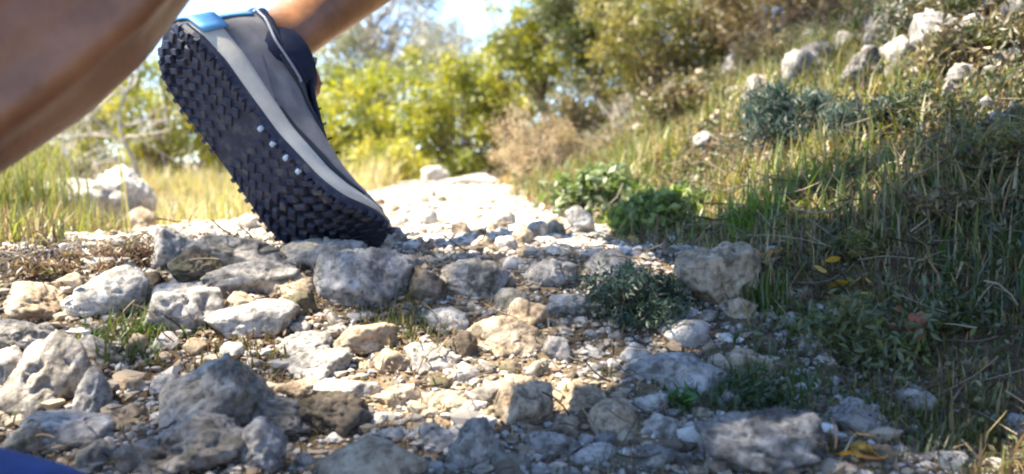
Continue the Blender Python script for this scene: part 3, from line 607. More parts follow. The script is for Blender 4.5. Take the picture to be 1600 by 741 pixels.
tuft(1260, 300, 240, .065, .045, [(.14, .2, .03), (.2, .22, .06), G_STRAW], [3, 2, 1], 'bright tuft with pale stalks below the blue-green bush', seed=10, wid=.0016)
tuft(1520, 300, 320, .06, .06, [G_STRAW, (.22, .2, .07), (.12, .14, .04)], [3, 2, 2], 'straw tuft on the bank near the right edge', seed=12, wid=.0014)
tuft(1400, 300, 300, .055, .05, [G_STRAW, (.16, .18, .05), G_GREEN], [2, 2, 2], 'mixed green and straw tuft below the outcrop', seed=13, wid=.0014)

tuft(355, 552, 420, .016, .028, [(.09, .05, .03), (.13, .09, .05), G_OLIVE], [3, 2, 2], 'reddish brown withered tuft under the smooth pale sloping stone', seed=14, lean=1.0, wid=.0012, matl=DRY)
tuft(430, 585, 300, .014, .02, [(.09, .05, .03), (.13, .09, .05), G_OLIVE], [2, 2, 3], 'olive brown tuft left of the bluish flat topped rock', seed=15, lean=1.0)
tuft(600, 500, 260, .016, .018, [(.10, .11, .03), G_OLIVE, G_STRAW], [3, 2, 1], 'mossy tuft under the large blocky rock of the ridge', seed=16, lean=.9)
tuft(1150, 620, 320, .02, .03, [(.05, .08, .02), G_OLIVE, G_GREEN], [3, 2, 2], 'dark tuft spreading behind the conglomerate rock', seed=17, lean=.9)
# ------------------------------------------------------------------ shrubs and trees
def leaves(C, r, n, size, aspect=.45, droop=0.0, up=0.0):
    d = r.normal(size=(n, 3)); d[:, 2] += up; d /= np.linalg.norm(d, axis=1)[:, None]
    e = r.normal(size=(n, 3)); s = np.cross(d, e); s /= np.linalg.norm(s, axis=1)[:, None] + 1e-9; nn = np.cross(d, s)
    L = (np.broadcast_to(size, (n,)) * r.uniform(.6, 1.3, n))[:, None]; w = L * aspect
    return np.stack([C - d * L * .5, C + s * w * .5 + nn * L * .06, C + d * L * .5, C - s * w * .5 + nn * L * .06], 1).reshape(-1, 3)
def shrub(px, Yb, top, hw, cols, wts, label, name='shrub', cat='shrub', n=7000, leaf=.03, base_row=None, clumps=60, stem=TWIG, seed=0, group='shrubs behind the path', aspect=.45,
          trunk=False, hdep=None, twigs=1.0, low=.05, Hm=None, X=None, updir=0.0, stem_r=.006, matl=None, part='foliage'):
    if base_row is not None:
        Pb = hit(px, base_row); Yb = Pb[1]; Hm = (base_row - top) * Yb / F; X = Pb[0]
    r = np.random.default_rng(seed + 500); x0 = at(px, 300, Yb)[0] if X is None else X; gz = h1(x0, Yb)
    H = Hm if Hm else at(px, top, Yb)[2] - gz
    if H < .01: H = .1
    hd = hdep or hw * .8
    root = empty(name, (x0, Yb, gz - .01)); tag(root, label, cat, group)
    lowz = H * (.38 if trunk else low)
    u = r.normal(size=(clumps, 3)); u /= np.linalg.norm(u, axis=1)[:, None]; rad = r.uniform(.25, 1, clumps) ** .5
    bulge = 1 + .35 * fbm(u * 1.7 + seed, 2)
    cc = u * (rad * bulge)[:, None] * np.array([hw, hd, (H - lowz) * .5]) + np.array([0, 0, lowz + (H - lowz) * .5])
    cc[:, 2] = np.clip(cc[:, 2], lowz * .5 + .01, H * 1.05)
    cr = r.uniform(.5, 1.25, clumps) * hw * 1.5 / clumps ** .42
    k = r.integers(0, clumps, n); q = r.normal(size=(n, 3)) * .55
    C = cc[k] + q * cr[k][:, None] * np.array([1, 1, .8]); C[:, 2] = np.maximum(C[:, 2], .01)
    V = leaves(C, r, n, leaf, aspect, up=updir); Fa = np.arange(n * 4).reshape(-1, 4)
    cl = pal_pick(r, cols, wts, clumps, .2); c = cl[k] * .65 + pal_pick(r, cols, wts, n) * .35
    mesh_from('crown' if trunk else part, V, Fa, matl or LEAF, False, root, np.repeat(c, 4, 0))
    paths, rads = [], []
    if trunk:
        k0 = 7; tt = np.linspace(0, 1, k0)[:, None]; top_ = np.array([r.normal(0, .08) * hw, r.normal(0, .1), H * .75])
        P = tt * top_ + np.sin(tt * 5) * .02 * H * np.array([1, .5, 0]); paths.append(P); rads.append(np.linspace(stem_r * 3.2, stem_r * .8, k0))
    for q_ in range(int(clumps * twigs)):
        e = cc[q_ % clumps] + r.normal(0, .25, 3) * cr[q_ % clumps]
        s0 = (paths[0][r.integers(2, 6)] if trunk else np.array([r.normal(0, .12) * hw, r.normal(0, .12) * hw, 0]))
        tt = np.linspace(0, 1, 6)[:, None]; mid = (s0 + e) / 2 + np.array([r.normal(0, .12) * hw, r.normal(0, .12) * hw, .12 * H])
        P = (1 - tt) ** 2 * s0 + 2 * tt * (1 - tt) * mid + tt ** 2 * e; P[1:-1] += r.normal(0, .012 * H, (4, 3))
        paths.append(P); rads.append(np.linspace(stem_r, stem_r * .25, 6))
    Vt, Ft = tubes(paths, rads, 5); mesh_from('trunk' if trunk else 'stems', Vt, Ft, stem, True, root)
    return root
YEL = [(.28, .29, .03), (.36, .33, .04), (.17, .20, .025), (.42, .37, .08)]
OLV = [(.09, .11, .02), (.15, .15, .03), (.22, .19, .05), (.06, .075, .015)]
DRK = [(.03, .05, .012), (.05, .07, .018), (.09, .09, .02)]
GRY = [(.24, .24, .15), (.32, .31, .22), (.16, .17, .10)]
BRN = [(.15, .11, .045), (.20, .15, .06), (.10, .09, .03), (.24, .19, .09), (.10, .06, .03)]
w4 = [3, 3, 2, 2]
shrub(545, 5.4, 125, .34, YEL, w4, 'yellow-green shrub just right of the shoe above the path', seed=1, n=6500, leaf=.04)
shrub(628, 6.4, 70, .48, YEL + [(.05, .08, .015)], [3, 2, 3, 1, 1], 'rounded yellow-green shrub with dark hollow, behind the white upright stone', seed=2, n=9000, leaf=.04)
shrub(590, 4.9, 215, .26, YEL, w4, 'low golden shrub at the left of the path end', seed=3, n=4000, leaf=.03)
shrub(716, 6.0, 95, .42, YEL[:3] + OLV[:1], [2, 1, 3, 2], 'greener shrub behind the low white stone at the path end', seed=4, n=8000, leaf=.04)
shrub(780, 7.6, 95, .5, YEL + GRY[:1], [2, 2, 2, 1, 2], 'olive shrub in the gap below the blue sky', seed=5, n=7000, leaf=.04)
shrub(505, 7.6, 35, .6, GRY + YEL[:1], [2, 2, 2, 2], 'grey-green shrub under the runner leg', seed=6, n=8000, leaf=.045)
shrub(590, 11, -60, 1.0, GRY, [3, 3, 2], 'pale grey tree with thin crown behind the shrubs', 'tree', 'tree', seed=7, n=5200, leaf=.06, trunk=True, stem=PALEBARK, stem_r=.018, clumps=80, group='trees behind the path', Hm=3.0)
shrub(690, 12.5, 10, .8, GRY, [3, 3, 2], 'sparse pale tree left of the blue sky gap', 'tree', 'tree', seed=8, n=4200, leaf=.06, trunk=True, stem=PALEBARK, stem_r=.016, clumps=60, group='trees behind the path')
# right-hand trees and bushes
shrub(842, 5.2, -25, .30, YEL + OLV[:2], [3, 2, 2, 1, 2, 2], 'tall olive yellow tree right of the blue sky gap', 'tree', 'tree', seed=9, n=9000, leaf=.032, trunk=True, group='trees behind the path', clumps=90)
shrub(790, 5.8, 70, .26, YEL, w4, 'smaller yellow tree at the foot of the tall olive yellow one', 'tree', 'tree', seed=10, n=4500, leaf=.034, trunk=True, group='trees behind the path')
shrub(925, 4.7, -70, .34, DRK + OLV[:2], [3, 3, 2, 2, 2], 'dark green tree behind the dry blond bush', 'tree', 'tree', seed=11, n=11000, leaf=.028, trunk=True, group='trees behind the path', clumps=90)
shrub(905, 3.9, 120, .20, DRK + BRN[:2], [2, 2, 2, 2, 2], 'dark scrubby shrub above the dry blond bush', base_row=215, seed=12, n=4500, leaf=.02, group='scrub on the bank')
shrub(1035, 4.1, -60, .38, [(.20, .19, .04), (.26, .22, .06), (.13, .13, .03), (.09, .10, .02)], w4, 'olive yellow shrub at the top of the bank right of the dark tree', seed=13, n=11000, leaf=.024, group='scrub on the bank')
shrub(1010, 3.5, 70, .17, YEL, w4, 'small bright yellow bush on the bank below the olive yellow shrub', base_row=150, seed=14, n=3500, leaf=.02, group='scrub on the bank')
shrub(1160, 3.9, -60, .36, BRN, [3, 3, 2, 2, 1], 'brown twiggy shrub left above the outcrop', seed=15, n=9500, leaf=.020, group='scrub on the bank')
shrub(1290, 3.7, -60, .34, BRN + DRK[:1], [3, 3, 2, 2, 1, 2], 'brown and olive shrub directly above the outcrop', seed=16, n=9500, leaf=.020, group='scrub on the bank')
shrub(1400, 3.9, -90, .34, DRK + BRN[:2], [2, 2, 2, 2, 2], 'dark shadowed shrub behind the top of the outcrop', seed=17, n=8000, leaf=.022, group='scrub on the bank')
shrub(1560, 3.7, -60, .36, BRN + OLV[:2], [2, 2, 2, 2, 1, 2, 2], 'brown-green shrub in the top right corner', seed=18, n=8000, leaf=.022, group='scrub on the bank')
shrub(1235, 3.2, 60, .14, BRN + OLV[:1], [3, 2, 2, 2, 2, 2], 'small brown bush left of the highest outcrop rock', base_row=105, seed=19, n=3000, leaf=.016, group='scrub on the bank')
shrub(1075, 3.1, 110, .16, BRN + OLV[:2], [3, 2, 2, 2, 2, 2, 2], 'straw and brown bush left of the outcrop', base_row=185, seed=20, n=3600, leaf=.016, group='scrub on the bank')
shrub(848, 3.1, 168, .17, [(.42, .32, .20), (.34, .26, .15), (.46, .38, .26), (.30, .26, .10)], w4, 'dry blond rounded bush beside the path end', 'dry_bush', 'bush', base_row=292, seed=21, n=6500, leaf=.016, aspect=.25, group='scrub on the bank', matl=DRY)
shrub(1250, 1.95, 130, .085, [(.05, .085, .06), (.035, .065, .045), (.085, .125, .095), (.025, .045, .03)], w4, 'blue-green rosemary-like bush in front of the outcrop', 'bush', 'bush', base_row=235, seed=22, n=5200, leaf=.018, aspect=.18, group='scrub on the bank', clumps=70, updir=.9)
shrub(1370, 1.9, 150, .07, [(.05, .09, .06), (.03, .05, .04), (.08, .12, .08)], [2, 2, 1], 'small dark green bush under the rounded pale outcrop rock', 'bush', 'bush', base_row=215, seed=23, n=2200, leaf=.014, aspect=.25, group='scrub on the bank', updir=.7)
shrub(930, 1.95, 262, .09, [(.10, .15, .04), (.15, .21, .06), (.08, .11, .03), (.24, .28, .14)], w4, 'leafy green herb clump beside the path above the white pointed stone', 'herb', 'plant', base_row=345, seed=24, n=2400, leaf=.022, aspect=.55, group='herbs on the bank foot')
shrub(1030, 1.75, 292, .07, [(.15, .21, .05), (.22, .28, .08), (.12, .16, .04)], [2, 2, 2], 'second leafy herb clump, right of the one above the white pointed stone', 'herb', 'plant', base_row=372, seed=25, n=1900, leaf=.02, aspect=.5, group='herbs on the bank foot')
shrub(1000, .93, 408, .058, [(.03, .06, .03), (.05, .09, .05), (.10, .15, .10), (.02, .035, .015)], w4, 'dark green prostrate bush among the rocks left of the big brown boulder', 'bush', 'bush', base_row=497, seed=26, n=3800, leaf=.009, aspect=.3, clumps=50, group='herbs on the bank foot', stem_r=.0012)
shrub(1068, .735, 588, .014, [(.05, .13, .02), (.08, .18, .03)], [2, 2], 'small bright green seedling by the broad bluish slab', 'seedling', 'plant', base_row=634, seed=27, n=42, leaf=.013, aspect=.5, clumps=12, group='herbs on the bank foot', stem_r=.0007)
shrub(1180, .76, 575, .035, [(.04, .07, .02), (.06, .09, .03)], [2, 2], 'dark low herb between the broad bluish slab and the bank', 'herb', 'plant', base_row=625, seed=28, n=600, leaf=.009, aspect=.4, clumps=24, group='herbs on the bank foot', stem_r=.0009)
shrub(1360, .92, 455, .07, [(.08, .11, .03), (.12, .13, .04), (.16, .14, .05)], [2, 2, 1], 'shaded green herb patch below the yellow leaves', 'herb', 'plant', base_row=560, seed=29, n=1500, leaf=.011, aspect=.35, clumps=30, group='herbs on the bank foot', stem_r=.001)
for k, (px, br, tp, hw_, cl_, lab) in enumerate([(1325, 48, -10, .10, BRN, 'brown twiggy bush just above the largest pale outcrop rock'), (1450, 60, -30, .13, DRK + BRN[:2], 'dark bush behind the bluish grey outcrop rock'),
        (1545, 110, 30, .10, BRN + OLV[:1], 'olive brown bush right of the lone bluish stone'), (1190, 112, 45, .10, BRN, 'brown bush between the upright pale rock and the highest outcrop rock'),
        (1130, 175, 128, .06, OLV + BRN[:2], 'low olive bush under the upright pale rock'), (1430, 190, 135, .07, DRK, 'dark low bush under the middle of the outcrop'), (1580, 260, 190, .07, OLV + BRN[:2], 'olive scrub at the right edge half way up the bank'),
        (1480, 330, 285, .045, BRN, 'brown withered plant in the bank grass at right'), (1350, 395, 350, .035, OLV + DRK[:1], 'low olive herb in the middle of the bank above the yellow leaves'), (1100, 330, 285, .04, [(.12, .18, .04), (.18, .24, .06), (.08, .12, .03)], 'light green herb right of the second leafy clump'),
        (1500, 505, 455, .03, DRK + OLV[:1], 'dark green herb near the right edge above the red leaves'), (1420, 120, 92, .03, GRY, 'grey-leaved tuft growing between outcrop rocks')]):
    shrub(px, 3, tp, hw_, cl_, [1] * len(cl_), lab, seed=70 + k, base_row=br, n=3200 if hw_ > .08 else 1500, leaf=.016 if hw_ > .08 else .010, aspect=.35, clumps=50, group='scrub on the bank', twigs=1.3, stem_r=.0022, updir=.3)
# left side
shrub(120, 6.4, 118, .55, YEL + GRY[:2], [2, 2, 2, 2, 2, 2], 'yellow-green shrub low at the left beyond the white boulders', seed=31, n=10000, leaf=.035)
shrub(20, 7.2, 60, .6, YEL + GRY[:2], [2, 2, 2, 1, 2, 1], 'olive shrub half hidden by the near calf at left', seed=32, n=6500, leaf=.04)
shrub(255, 5.4, 50, .32, YEL, w4, 'bright yellow shrub left of the shoe sole', seed=33, n=6500, leaf=.032)
shrub(330, 6.0, 20, .45, YEL + OLV[:1], [3, 3, 2, 2, 1], 'tall bright shrub behind the shoe', seed=34, n=8000, leaf=.038)
shrub(440, 6.8, 90, .5, YEL, w4, 'yellow shrub hidden mostly behind the shoe', seed=35, n=6000, leaf=.04)
shrub(190, 9.5, 125, .8, GRY, [2, 2, 2], 'grey-green far shrub below the sky gap at left', seed=36, n=4000, leaf=.05)
for k, (px, Yb, tp) in enumerate([(-250, 7, 60), (-500, 7, 30), (1750, 4.6, -100), (1950, 5, -120), (1150, 7, -160), (1450, 7, -200), (950, 8, -60)]):
    shrub(px, Yb, tp, .7, YEL if px < 0 else OLV, w4, ['shrub left of the frame beyond the calf', 'far left shrub outside the frame', 'bush right of the frame on the bank', 'far right bush outside the frame on the bank',
          'tall shrub behind the brown twiggy shrub', 'tall shrub hidden behind the top right scrub', 'green shrub behind the dark tree'][k], seed=40 + k, n=6000, leaf=.05, group='scrub around the scene')
# brown scrub at the left
for k, (px, py, Yb, hw_, tp, lab) in enumerate([(150, 412, 1.45, .036, 378, 'dark brown dry scrub in front of the largest white boulder'), (232, 405, 1.5, .032, 362, 'reddish brown dry scrub right of the dark one, near the path'),
                                       (75, 420, 1.4, .034, 385, 'brown low scrub at the left below the green tuft')]):
    shrub(px, Yb, tp, hw_, [(.10, .065, .045), (.16, .10, .06), (.14, .13, .05), (.28, .2, .12)], w4, lab, 'dry_scrub', 'scrub', seed=50 + k, base_row=py + 6, n=900, leaf=.012, aspect=.25, clumps=40, group='dry scrub at the left', twigs=1.5, stem_r=.0016, updir=.6)
# bare branching trees
def bare_tree(px, Yb, top, spread, label, seed, r0=.012, matl=PALEBARK, group='bare branches', lean=0):
    r = np.random.default_rng(seed); P0 = at(px, 300, Yb); gz = h1(P0[0], Yb); H = at(px, top, Yb)[2] - gz
    root = empty('bare_tree', (P0[0], Yb, gz - .02)); tag(root, label, 'tree', group)
    tr, trr, br, brr = [], [], [], []
    tt = np.linspace(0, 1, 9); P = np.stack([lean * tt * H + .03 * np.sin(tt * 7), .02 * np.cos(tt * 5), tt * H * .8], 1); tr.append(P); trr.append(np.linspace(r0, r0 * .35, 9))
    def grow(s, d, L, rad, dep):
        n = 6; Q = [s]; dd_ = d.copy()
        for _ in range(n):
            dd_ = dd_ + r.normal(0, .22, 3) + np.array([0, 0, -.03 if dep < 2 else .03]); dd_ /= np.linalg.norm(dd_); Q.append(Q[-1] + dd_ * L / n)
        br.append(np.array(Q)); brr.append(np.linspace(rad, rad * .4, n + 1))
        if dep:
            for _ in range(3):
                a = r.integers(2, n + 1); nd = dd_ + r.normal(0, .7, 3); grow(Q[a], nd / np.linalg.norm(nd), L * .6, rad * .5, dep - 1)
    for k in range(9):
        s = P[r.integers(2, 9)]; a = r.uniform(0, 6.28); d = np.array([math.cos(a), math.sin(a) * .6, r.uniform(.1, .9)]); grow(s, d / np.linalg.norm(d), spread * r.uniform(.6, 1.1), r0 * .5, 2)
    V, Fa = tubes(tr, trr, 8); mesh_from('trunk', V, Fa, matl, True, root)
    V, Fa = tubes(br, brr, 4); mesh_from('branches', V, Fa, matl, True, root)
bare_tree(205, 3.6, 60, .30, 'bare grey branching tree left of the shoe heel', 61, .012)
bare_tree(110, 4.4, 120, .35, 'bare twiggy tree just below the near calf', 62, .010)
bare_tree(660, 8.5, -40, .7, 'bare pale tree rising behind the rounded yellow-green shrub', 63, .018)
bare_tree(520, 9.0, -20, .7, 'bare pale tree behind the runner ankle', 64, .018)
bare_tree(60, 2.2, 262, .08, 'dark dead branch sticking up left of the white boulders', 65, .006, TWIG)
bare_tree(1225, 3.0, 20, .16, 'bare twig bush with a pale leaning stem left of the outcrop', 66, .004, TWIG, lean=-.3)
bare_tree(965, 3.4, 150, .14, 'tangle of grey twigs beside the dry blond bush', 67, .004, PALEBARK)

# ------------------------------------------------------------------ fallen leaves, stalk
def curled_leaf(px, py, size, colour, label, seed, n=1, Y=None, cat='leaf', name='fallen_leaf', upright=False, spread=.012, lift=.006):
    r = np.random.default_rng(seed); P = hit(px, py) if Y is None else at(px, py, Y); Vs, Fs = [], []
    for k in range(n):
        m = 7; u = np.linspace(0, 1, m); wv = np.sin(u * np.pi) ** .7 * .5 * r.uniform(.6, 1)
        A_ = np.stack([u - .5, wv, .25 * (u - .5) ** 2 + .35 * wv ** 2 + .04 * np.sin(u * 19)], 1); B_ = A_ * [1, 0, .4]; C_ = A_ * [1, -1, 1]
        V = np.concatenate([A_, B_, C_]) * size * r.uniform(.7, 1.1)
        a, b2, c2 = r.uniform(0, 6.28), r.uniform(-.7, .7) + (1.3 if upright else 0), r.uniform(-.6, .6)
        Rm = np.array(Matrix.Rotation(a, 3, 'Z') @ Matrix.Rotation(b2, 3, 'Y') @ Matrix.Rotation(c2, 3, 'X')); V = V @ Rm.T
        V += r.normal(0, spread, 3) * [1, 1, .6] * (n > 1); V[:, 2] += lift
        i_ = np.arange(m - 1)[:, None]; q = np.concatenate([np.concatenate([i_ + s * m, i_ + 1 + s * m, i_ + 1 + (s + 1) * m, i_ + (s + 1) * m], 1) for s in (0, 1)])
        Fs.append(q + len(Vs) * 3 * m); Vs.append(V)
    V = np.concatenate(Vs); c = np.array(colour) * r.uniform(.75, 1.2, (len(V), 1))
    o = mesh_from(name, V, np.concatenate(Fs), DRY, True, col=c); o.location = P; tag(o, label, cat, 'fallen leaves'); return o
# two neighbouring pieces of one red cluster, and yellow leaves
curled_leaf(1420, 562, .012, (.30, .11, .07), 'cluster of reddish dry leaves standing in the dark grass at right', 1, n=12, cat='dry leaves', name='red_leaves', upright=True, spread=.013, lift=.034)
for k, (px, py, lab) in enumerate([(1288, 466, 'yellow fallen leaf, left one of the pair in the bank grass'), (1312, 456, 'larger yellow fallen leaf, right one of the pair in the bank grass'), (1345, 446, 'pale brown leaf just right of the yellow pair'),
                             (1345, 716, 'ochre leaf at the bottom beside the pale stalk'), (1366, 728, 'orange brown leaf at the bottom edge'), (1215, 412, 'tan leaf at the bank foot above the big brown boulder'),
                             (1238, 424, 'small orange leaf right of the tan one at the bank foot'), (990, 382, 'yellowish leaf at the path edge behind the dark topped rock'), (960, 372, 'ochre leaf left of the yellowish one at the path edge')]):
    curled_leaf(px, py, .018 + .008 * (k % 3 == 1), [(.50, .33, .06), (.55, .36, .07), (.36, .24, .12), (.48, .30, .07), (.42, .22, .07), (.42, .26, .12), (.5, .24, .08), (.5, .36, .1), (.45, .3, .1)][k], lab, 20 + k)
curled_leaf(1300, 470, .018, (.55, .36, .08), 'litter of small yellow leaves caught in the bank grass under the yellow pair', 51, n=9, cat='dry leaves', name='yellow_leaves', spread=.016, lift=.016)
curled_leaf(1350, 730, .016, (.46, .28, .07), 'ochre leaf litter at the bottom edge beside the pale stalk', 52, n=7, cat='dry leaves', name='ochre_leaves', spread=.010, lift=.008)
curled_leaf(1190, 424, .014, (.45, .28, .13), 'tan leaf litter behind the big brown boulder', 53, n=9, cat='dry leaves', name='tan_leaves', spread=.018, lift=.012)
def stalk(p0, p1, Y0, Y1, rad, label, colour=(.45, .42, .28), bend=.01):
    A_ = at(*p0, Y0); B_ = at(*p1, Y1); tt = np.linspace(0, 1, 8)[:, None]; P = A_ + (B_ - A_) * tt + np.sin(tt * np.pi) * [bend, 0, bend]
    V, Fa = tubes([P - A_], [np.linspace(rad, rad * .5, 8)], 6); o = mesh_from('stalk', V, Fa, DRY, True, col=np.tile(colour, (len(V), 1))); o.location = A_; tag(o, label, 'stalk', 'dry stalks')
g1 = hit(1300, 738)
stalk((1300, 740), (1332, 682), g1[1], g1[1] + .02, .0012, 'pale straight stalk leaning right at the bottom beside the ochre leaf', bend=.001)
for k, (a, b_, lab) in enumerate([((1262, 262), (1232, 236), 'thin pale stalk lying left below the blue-green bush'), ((1300, 282), (1246, 262), 'longer pale stalk crossing the grass below the blue-green bush'),
                               ((1330, 205), (1352, 165), 'pale stalk rising right of the blue-green bush'), ((1600, 470), (1540, 560), 'grey twig at the right edge of the bank'), ((1520, 560), (1600, 535), 'bent grey twig near the right edge'),
                               ((30, 262), (75, 330), 'dark leaning stick left of the white boulders')]):
    g1 = hit(*a); Yk = 1.9 if k == 5 else g1[1]
    stalk(a, b_, Yk, Yk + .02, .0016 if k < 5 else .006, lab, (.40, .36, .22) if k < 3 else (.22, .19, .15) if k < 5 else (.08, .06, .045), .004)

# ------------------------------------------------------------------ the tree that throws the dappled shade
def gpt(px, py, up=0.0):
    P = hit(px, py); return P[0], P[1]
def make_shade_tree():
    r = np.random.default_rng(77)
    n = 84000; x = r.uniform(-1.1, 2.6, n); y = r.uniform(.1, 3.6, n)
    edge = np.interp(x, [-1.1, -.38, -.31, -.02, .10, .22, .30, .45, .8, 2.6], [.76, .77, 1.02, 1.08, 1.07, 1.10, 1.18, 1.6, 3.4, 3.55])
    edge = edge + .02 * fbm(np.stack([x * 8, y * 0, 0 * x], 1), 2)
    dens = np.where(y < edge, 1.0, 0.0)
    dens *= np.where(y > 1.25, .22 + .5 * sst(.7, 1.1, x) * sst(1.8, 2.4, y), np.where(x > .3, .34, 1.0)) * np.where(y > 1.2, sst(.45, .9, x), 1)
    cl = fbm(np.stack([x * 7, y * 7, 0 * x + 4], 1), 3)
    dens *= np.where((y > 1.25), np.clip(.6 + 1.2 * cl, .85 * sst(.8, 1.1, x) * sst(1.8, 2.4, y), 1.5), 1)
    holes = [(gpt(625, 580), .070, .040), (gpt(700, 580), .070, .040), (gpt(560, 612), .055, .022), (gpt(410, 520), .055, .035), (gpt(447, 470), .030, .016), (gpt(790, 600), .055, .03), (gpt(640, 625), .06, .02), (gpt(850, 640), .04, .02), (gpt(300, 400), .03, .03), (gpt(165, 500), .05, .03),
             (gpt(815, 655), .040, .018), (gpt(960, 676), .036, .018), (gpt(590, 545), .030, .010), (gpt(55, 590), .012, .008), (gpt(40, 640), .03, .007), (gpt(880, 655), .014, .008), (gpt(1120, 430), .02, .02), (gpt(795, 540), .016, .007)]
    keep = r.random(n) < dens
    for (hx, hy), a, b_ in holes:
        # crown shaped for the sun patches: leaves that would shade an opening are left out
        keep &= (((x - hx) / (a + .026)) ** 2 + ((y - hy) / (b_ + .030)) ** 2) > 1
    x, y = x[keep], y[keep]; n = len(x); tt = r.uniform(3.3, 4.9, n) 
    P = np.stack([x, y, np.full(n, .05)], 1) + SUN[None] * tt[:, None]
    root = empty('tree', (-3.3, .2, 0)); gz = h1(-3.3, .2); root.location.z = gz
    tag(root, 'unseen leafy tree left of the path, crown shaped to throw dappled shade on the stones', 'tree', 'trees behind the path')
    O = np.array([-3.3, .2, gz]); C = P - O
    V = leaves(C, r, n, .040, .6); c = pal_pick(r, [(.06, .09, .02), (.09, .12, .025), (.12, .13, .03)], [3, 2, 1], n)
    mesh_from('crown', V, np.arange(n * 4).reshape(-1, 4), LEAF, False, root, np.repeat(c, 4, 0))
    paths, rads = [], []; t = np.linspace(0, 1, 8)[:, None]
    tip = np.array([1.2, -.5, 3.0]); Pt = t * np.array([.5, -.1, 0]) * t + np.array([0, 0, 2.6]) * t; paths.append(Pt); rads.append(np.linspace(.14, .08, 8))
    near = np.where(y < 1.0)[0]; far_ = np.where(y > 1.3)[0]
    for k in range(20):
        e = C[r.choice(near if k < 14 else far_)]; s0 = Pt[r.integers(5, 8)]; mid = (s0 + e) / 2 + [0, 0, .3]
        Q = (1 - t) ** 2 * s0 + 2 * t * (1 - t) * mid + t ** 2 * e; paths.append(Q); rads.append(np.linspace(.014, .003, 8) * (1 if k < 14 else .7))
    V, Fa = tubes(paths, rads, 7); mesh_from('trunk', V, Fa, BARK, True, root)
make_shade_tree()

# ------------------------------------------------------------------ the runner
skin = bpy.data.materials.new('skin'); t, ns, ls = nt(skin); b = ns['Principled BSDF']
tc = ns.new('ShaderNodeTexCoord'); n1 = ns.new('ShaderNodeTexNoise'); n1.inputs['Scale'].default_value = 13; n1.inputs['Detail'].default_value = 8; n1.inputs['Roughness'].default_value = .7; ls.new(tc.outputs['Object'], n1.inputs['Vector'])
r1 = ramp(ns, [(.3, (.15, .062, .024)), (.68, (.37, .17, .075))]); ls.new(n1.outputs[0], r1.inputs[0]); ls.new(r1.outputs[0], b.inputs['Base Color'])
b.inputs['Roughness'].default_value = .42; b.inputs['Specular IOR Level'].default_value = .5
b.inputs['Subsurface Weight'].default_value = .25; b.inputs['Subsurface Radius'].default_value = (.012, .004, .002); b.inputs['Subsurface Scale'].default_value = .6
n2 = ns.new('ShaderNodeTexNoise'); n2.inputs['Scale'].default_value = 240; n2.inputs['Detail'].default_value = 3; ls.new(tc.outputs['Object'], n2.inputs['Vector'])
bp = ns.new('ShaderNodeBump'); bp.inputs['Strength'].default_value = .12; bp.inputs['Distance'].default_value = .001; ls.new(n2.outputs[0], bp.inputs['Height'])
bq = ns.new('ShaderNodeBump'); bq.inputs['Strength'].default_value = .35; bq.inputs['Distance'].default_value = .006; ls.new(n1.outputs[0], bq.inputs['Height']); ls.new(bp.outputs[0], bq.inputs['Normal']); ls.new(bq.outputs[0], b.inputs['Normal'])

def unit(v): v = np.asarray(v, float); return v / np.linalg.norm(v)
def shoe_frame(L, U, origin, k=1.0):
    L = unit(L); U = np.asarray(U, float); U = unit(U - L * U.dot(L)); Wd = np.cross(L, U)
    M = np.eye(4); M[:3, 0] = Wd * k; M[:3, 1] = L * k; M[:3, 2] = U * k; M[:3, 3] = origin; return M
M_left = shoe_frame((.595, .0, -.80), (.45, .82, .35), at(247, 48, .94), 1.16)
M_left[:3, 0] *= .98
def bend(V, ang=R(38), y0=.185, y1=.245):
    '''toe-off: the forefoot hinges up at the ball'''
    V = np.array(V, float); one = V.ndim == 1; V = np.atleast_2d(V)
    n = 24; ys = np.linspace(y0, y1, n); cy, cz, th = [y0], [.0], [0.0]
    for i_ in range(1, n):
        t_ = ang * i_ / (n - 1); ds = (y1 - y0) / (n - 1); cy.append(cy[-1] + ds * math.cos(t_)); cz.append(cz[-1] + ds * math.sin(t_)); th.append(t_)
    y = V[:, 1]; Y_ = np.where(y < y0, y, np.where(y > y1, cy[-1] + (y - y1) * math.cos(ang), np.interp(y, ys, cy)))
    Z_ = np.where(y < y0, 0, np.where(y > y1, cz[-1] + (y - y1) * math.sin(ang), np.interp(y, ys, cz))); T_ = np.interp(y, ys, th)
    O_ = np.stack([V[:, 0], Y_ - V[:, 2] * np.sin(T_), Z_ + V[:, 2] * np.cos(T_)], 1)
    return O_[0] if one else O_
M_right = shoe_frame((.98, .12, -.06), (.05, .02, 1), (-.485, .40, .0))
gR = h1(-.3, .47)
M_right[2, 3] = gR + .028

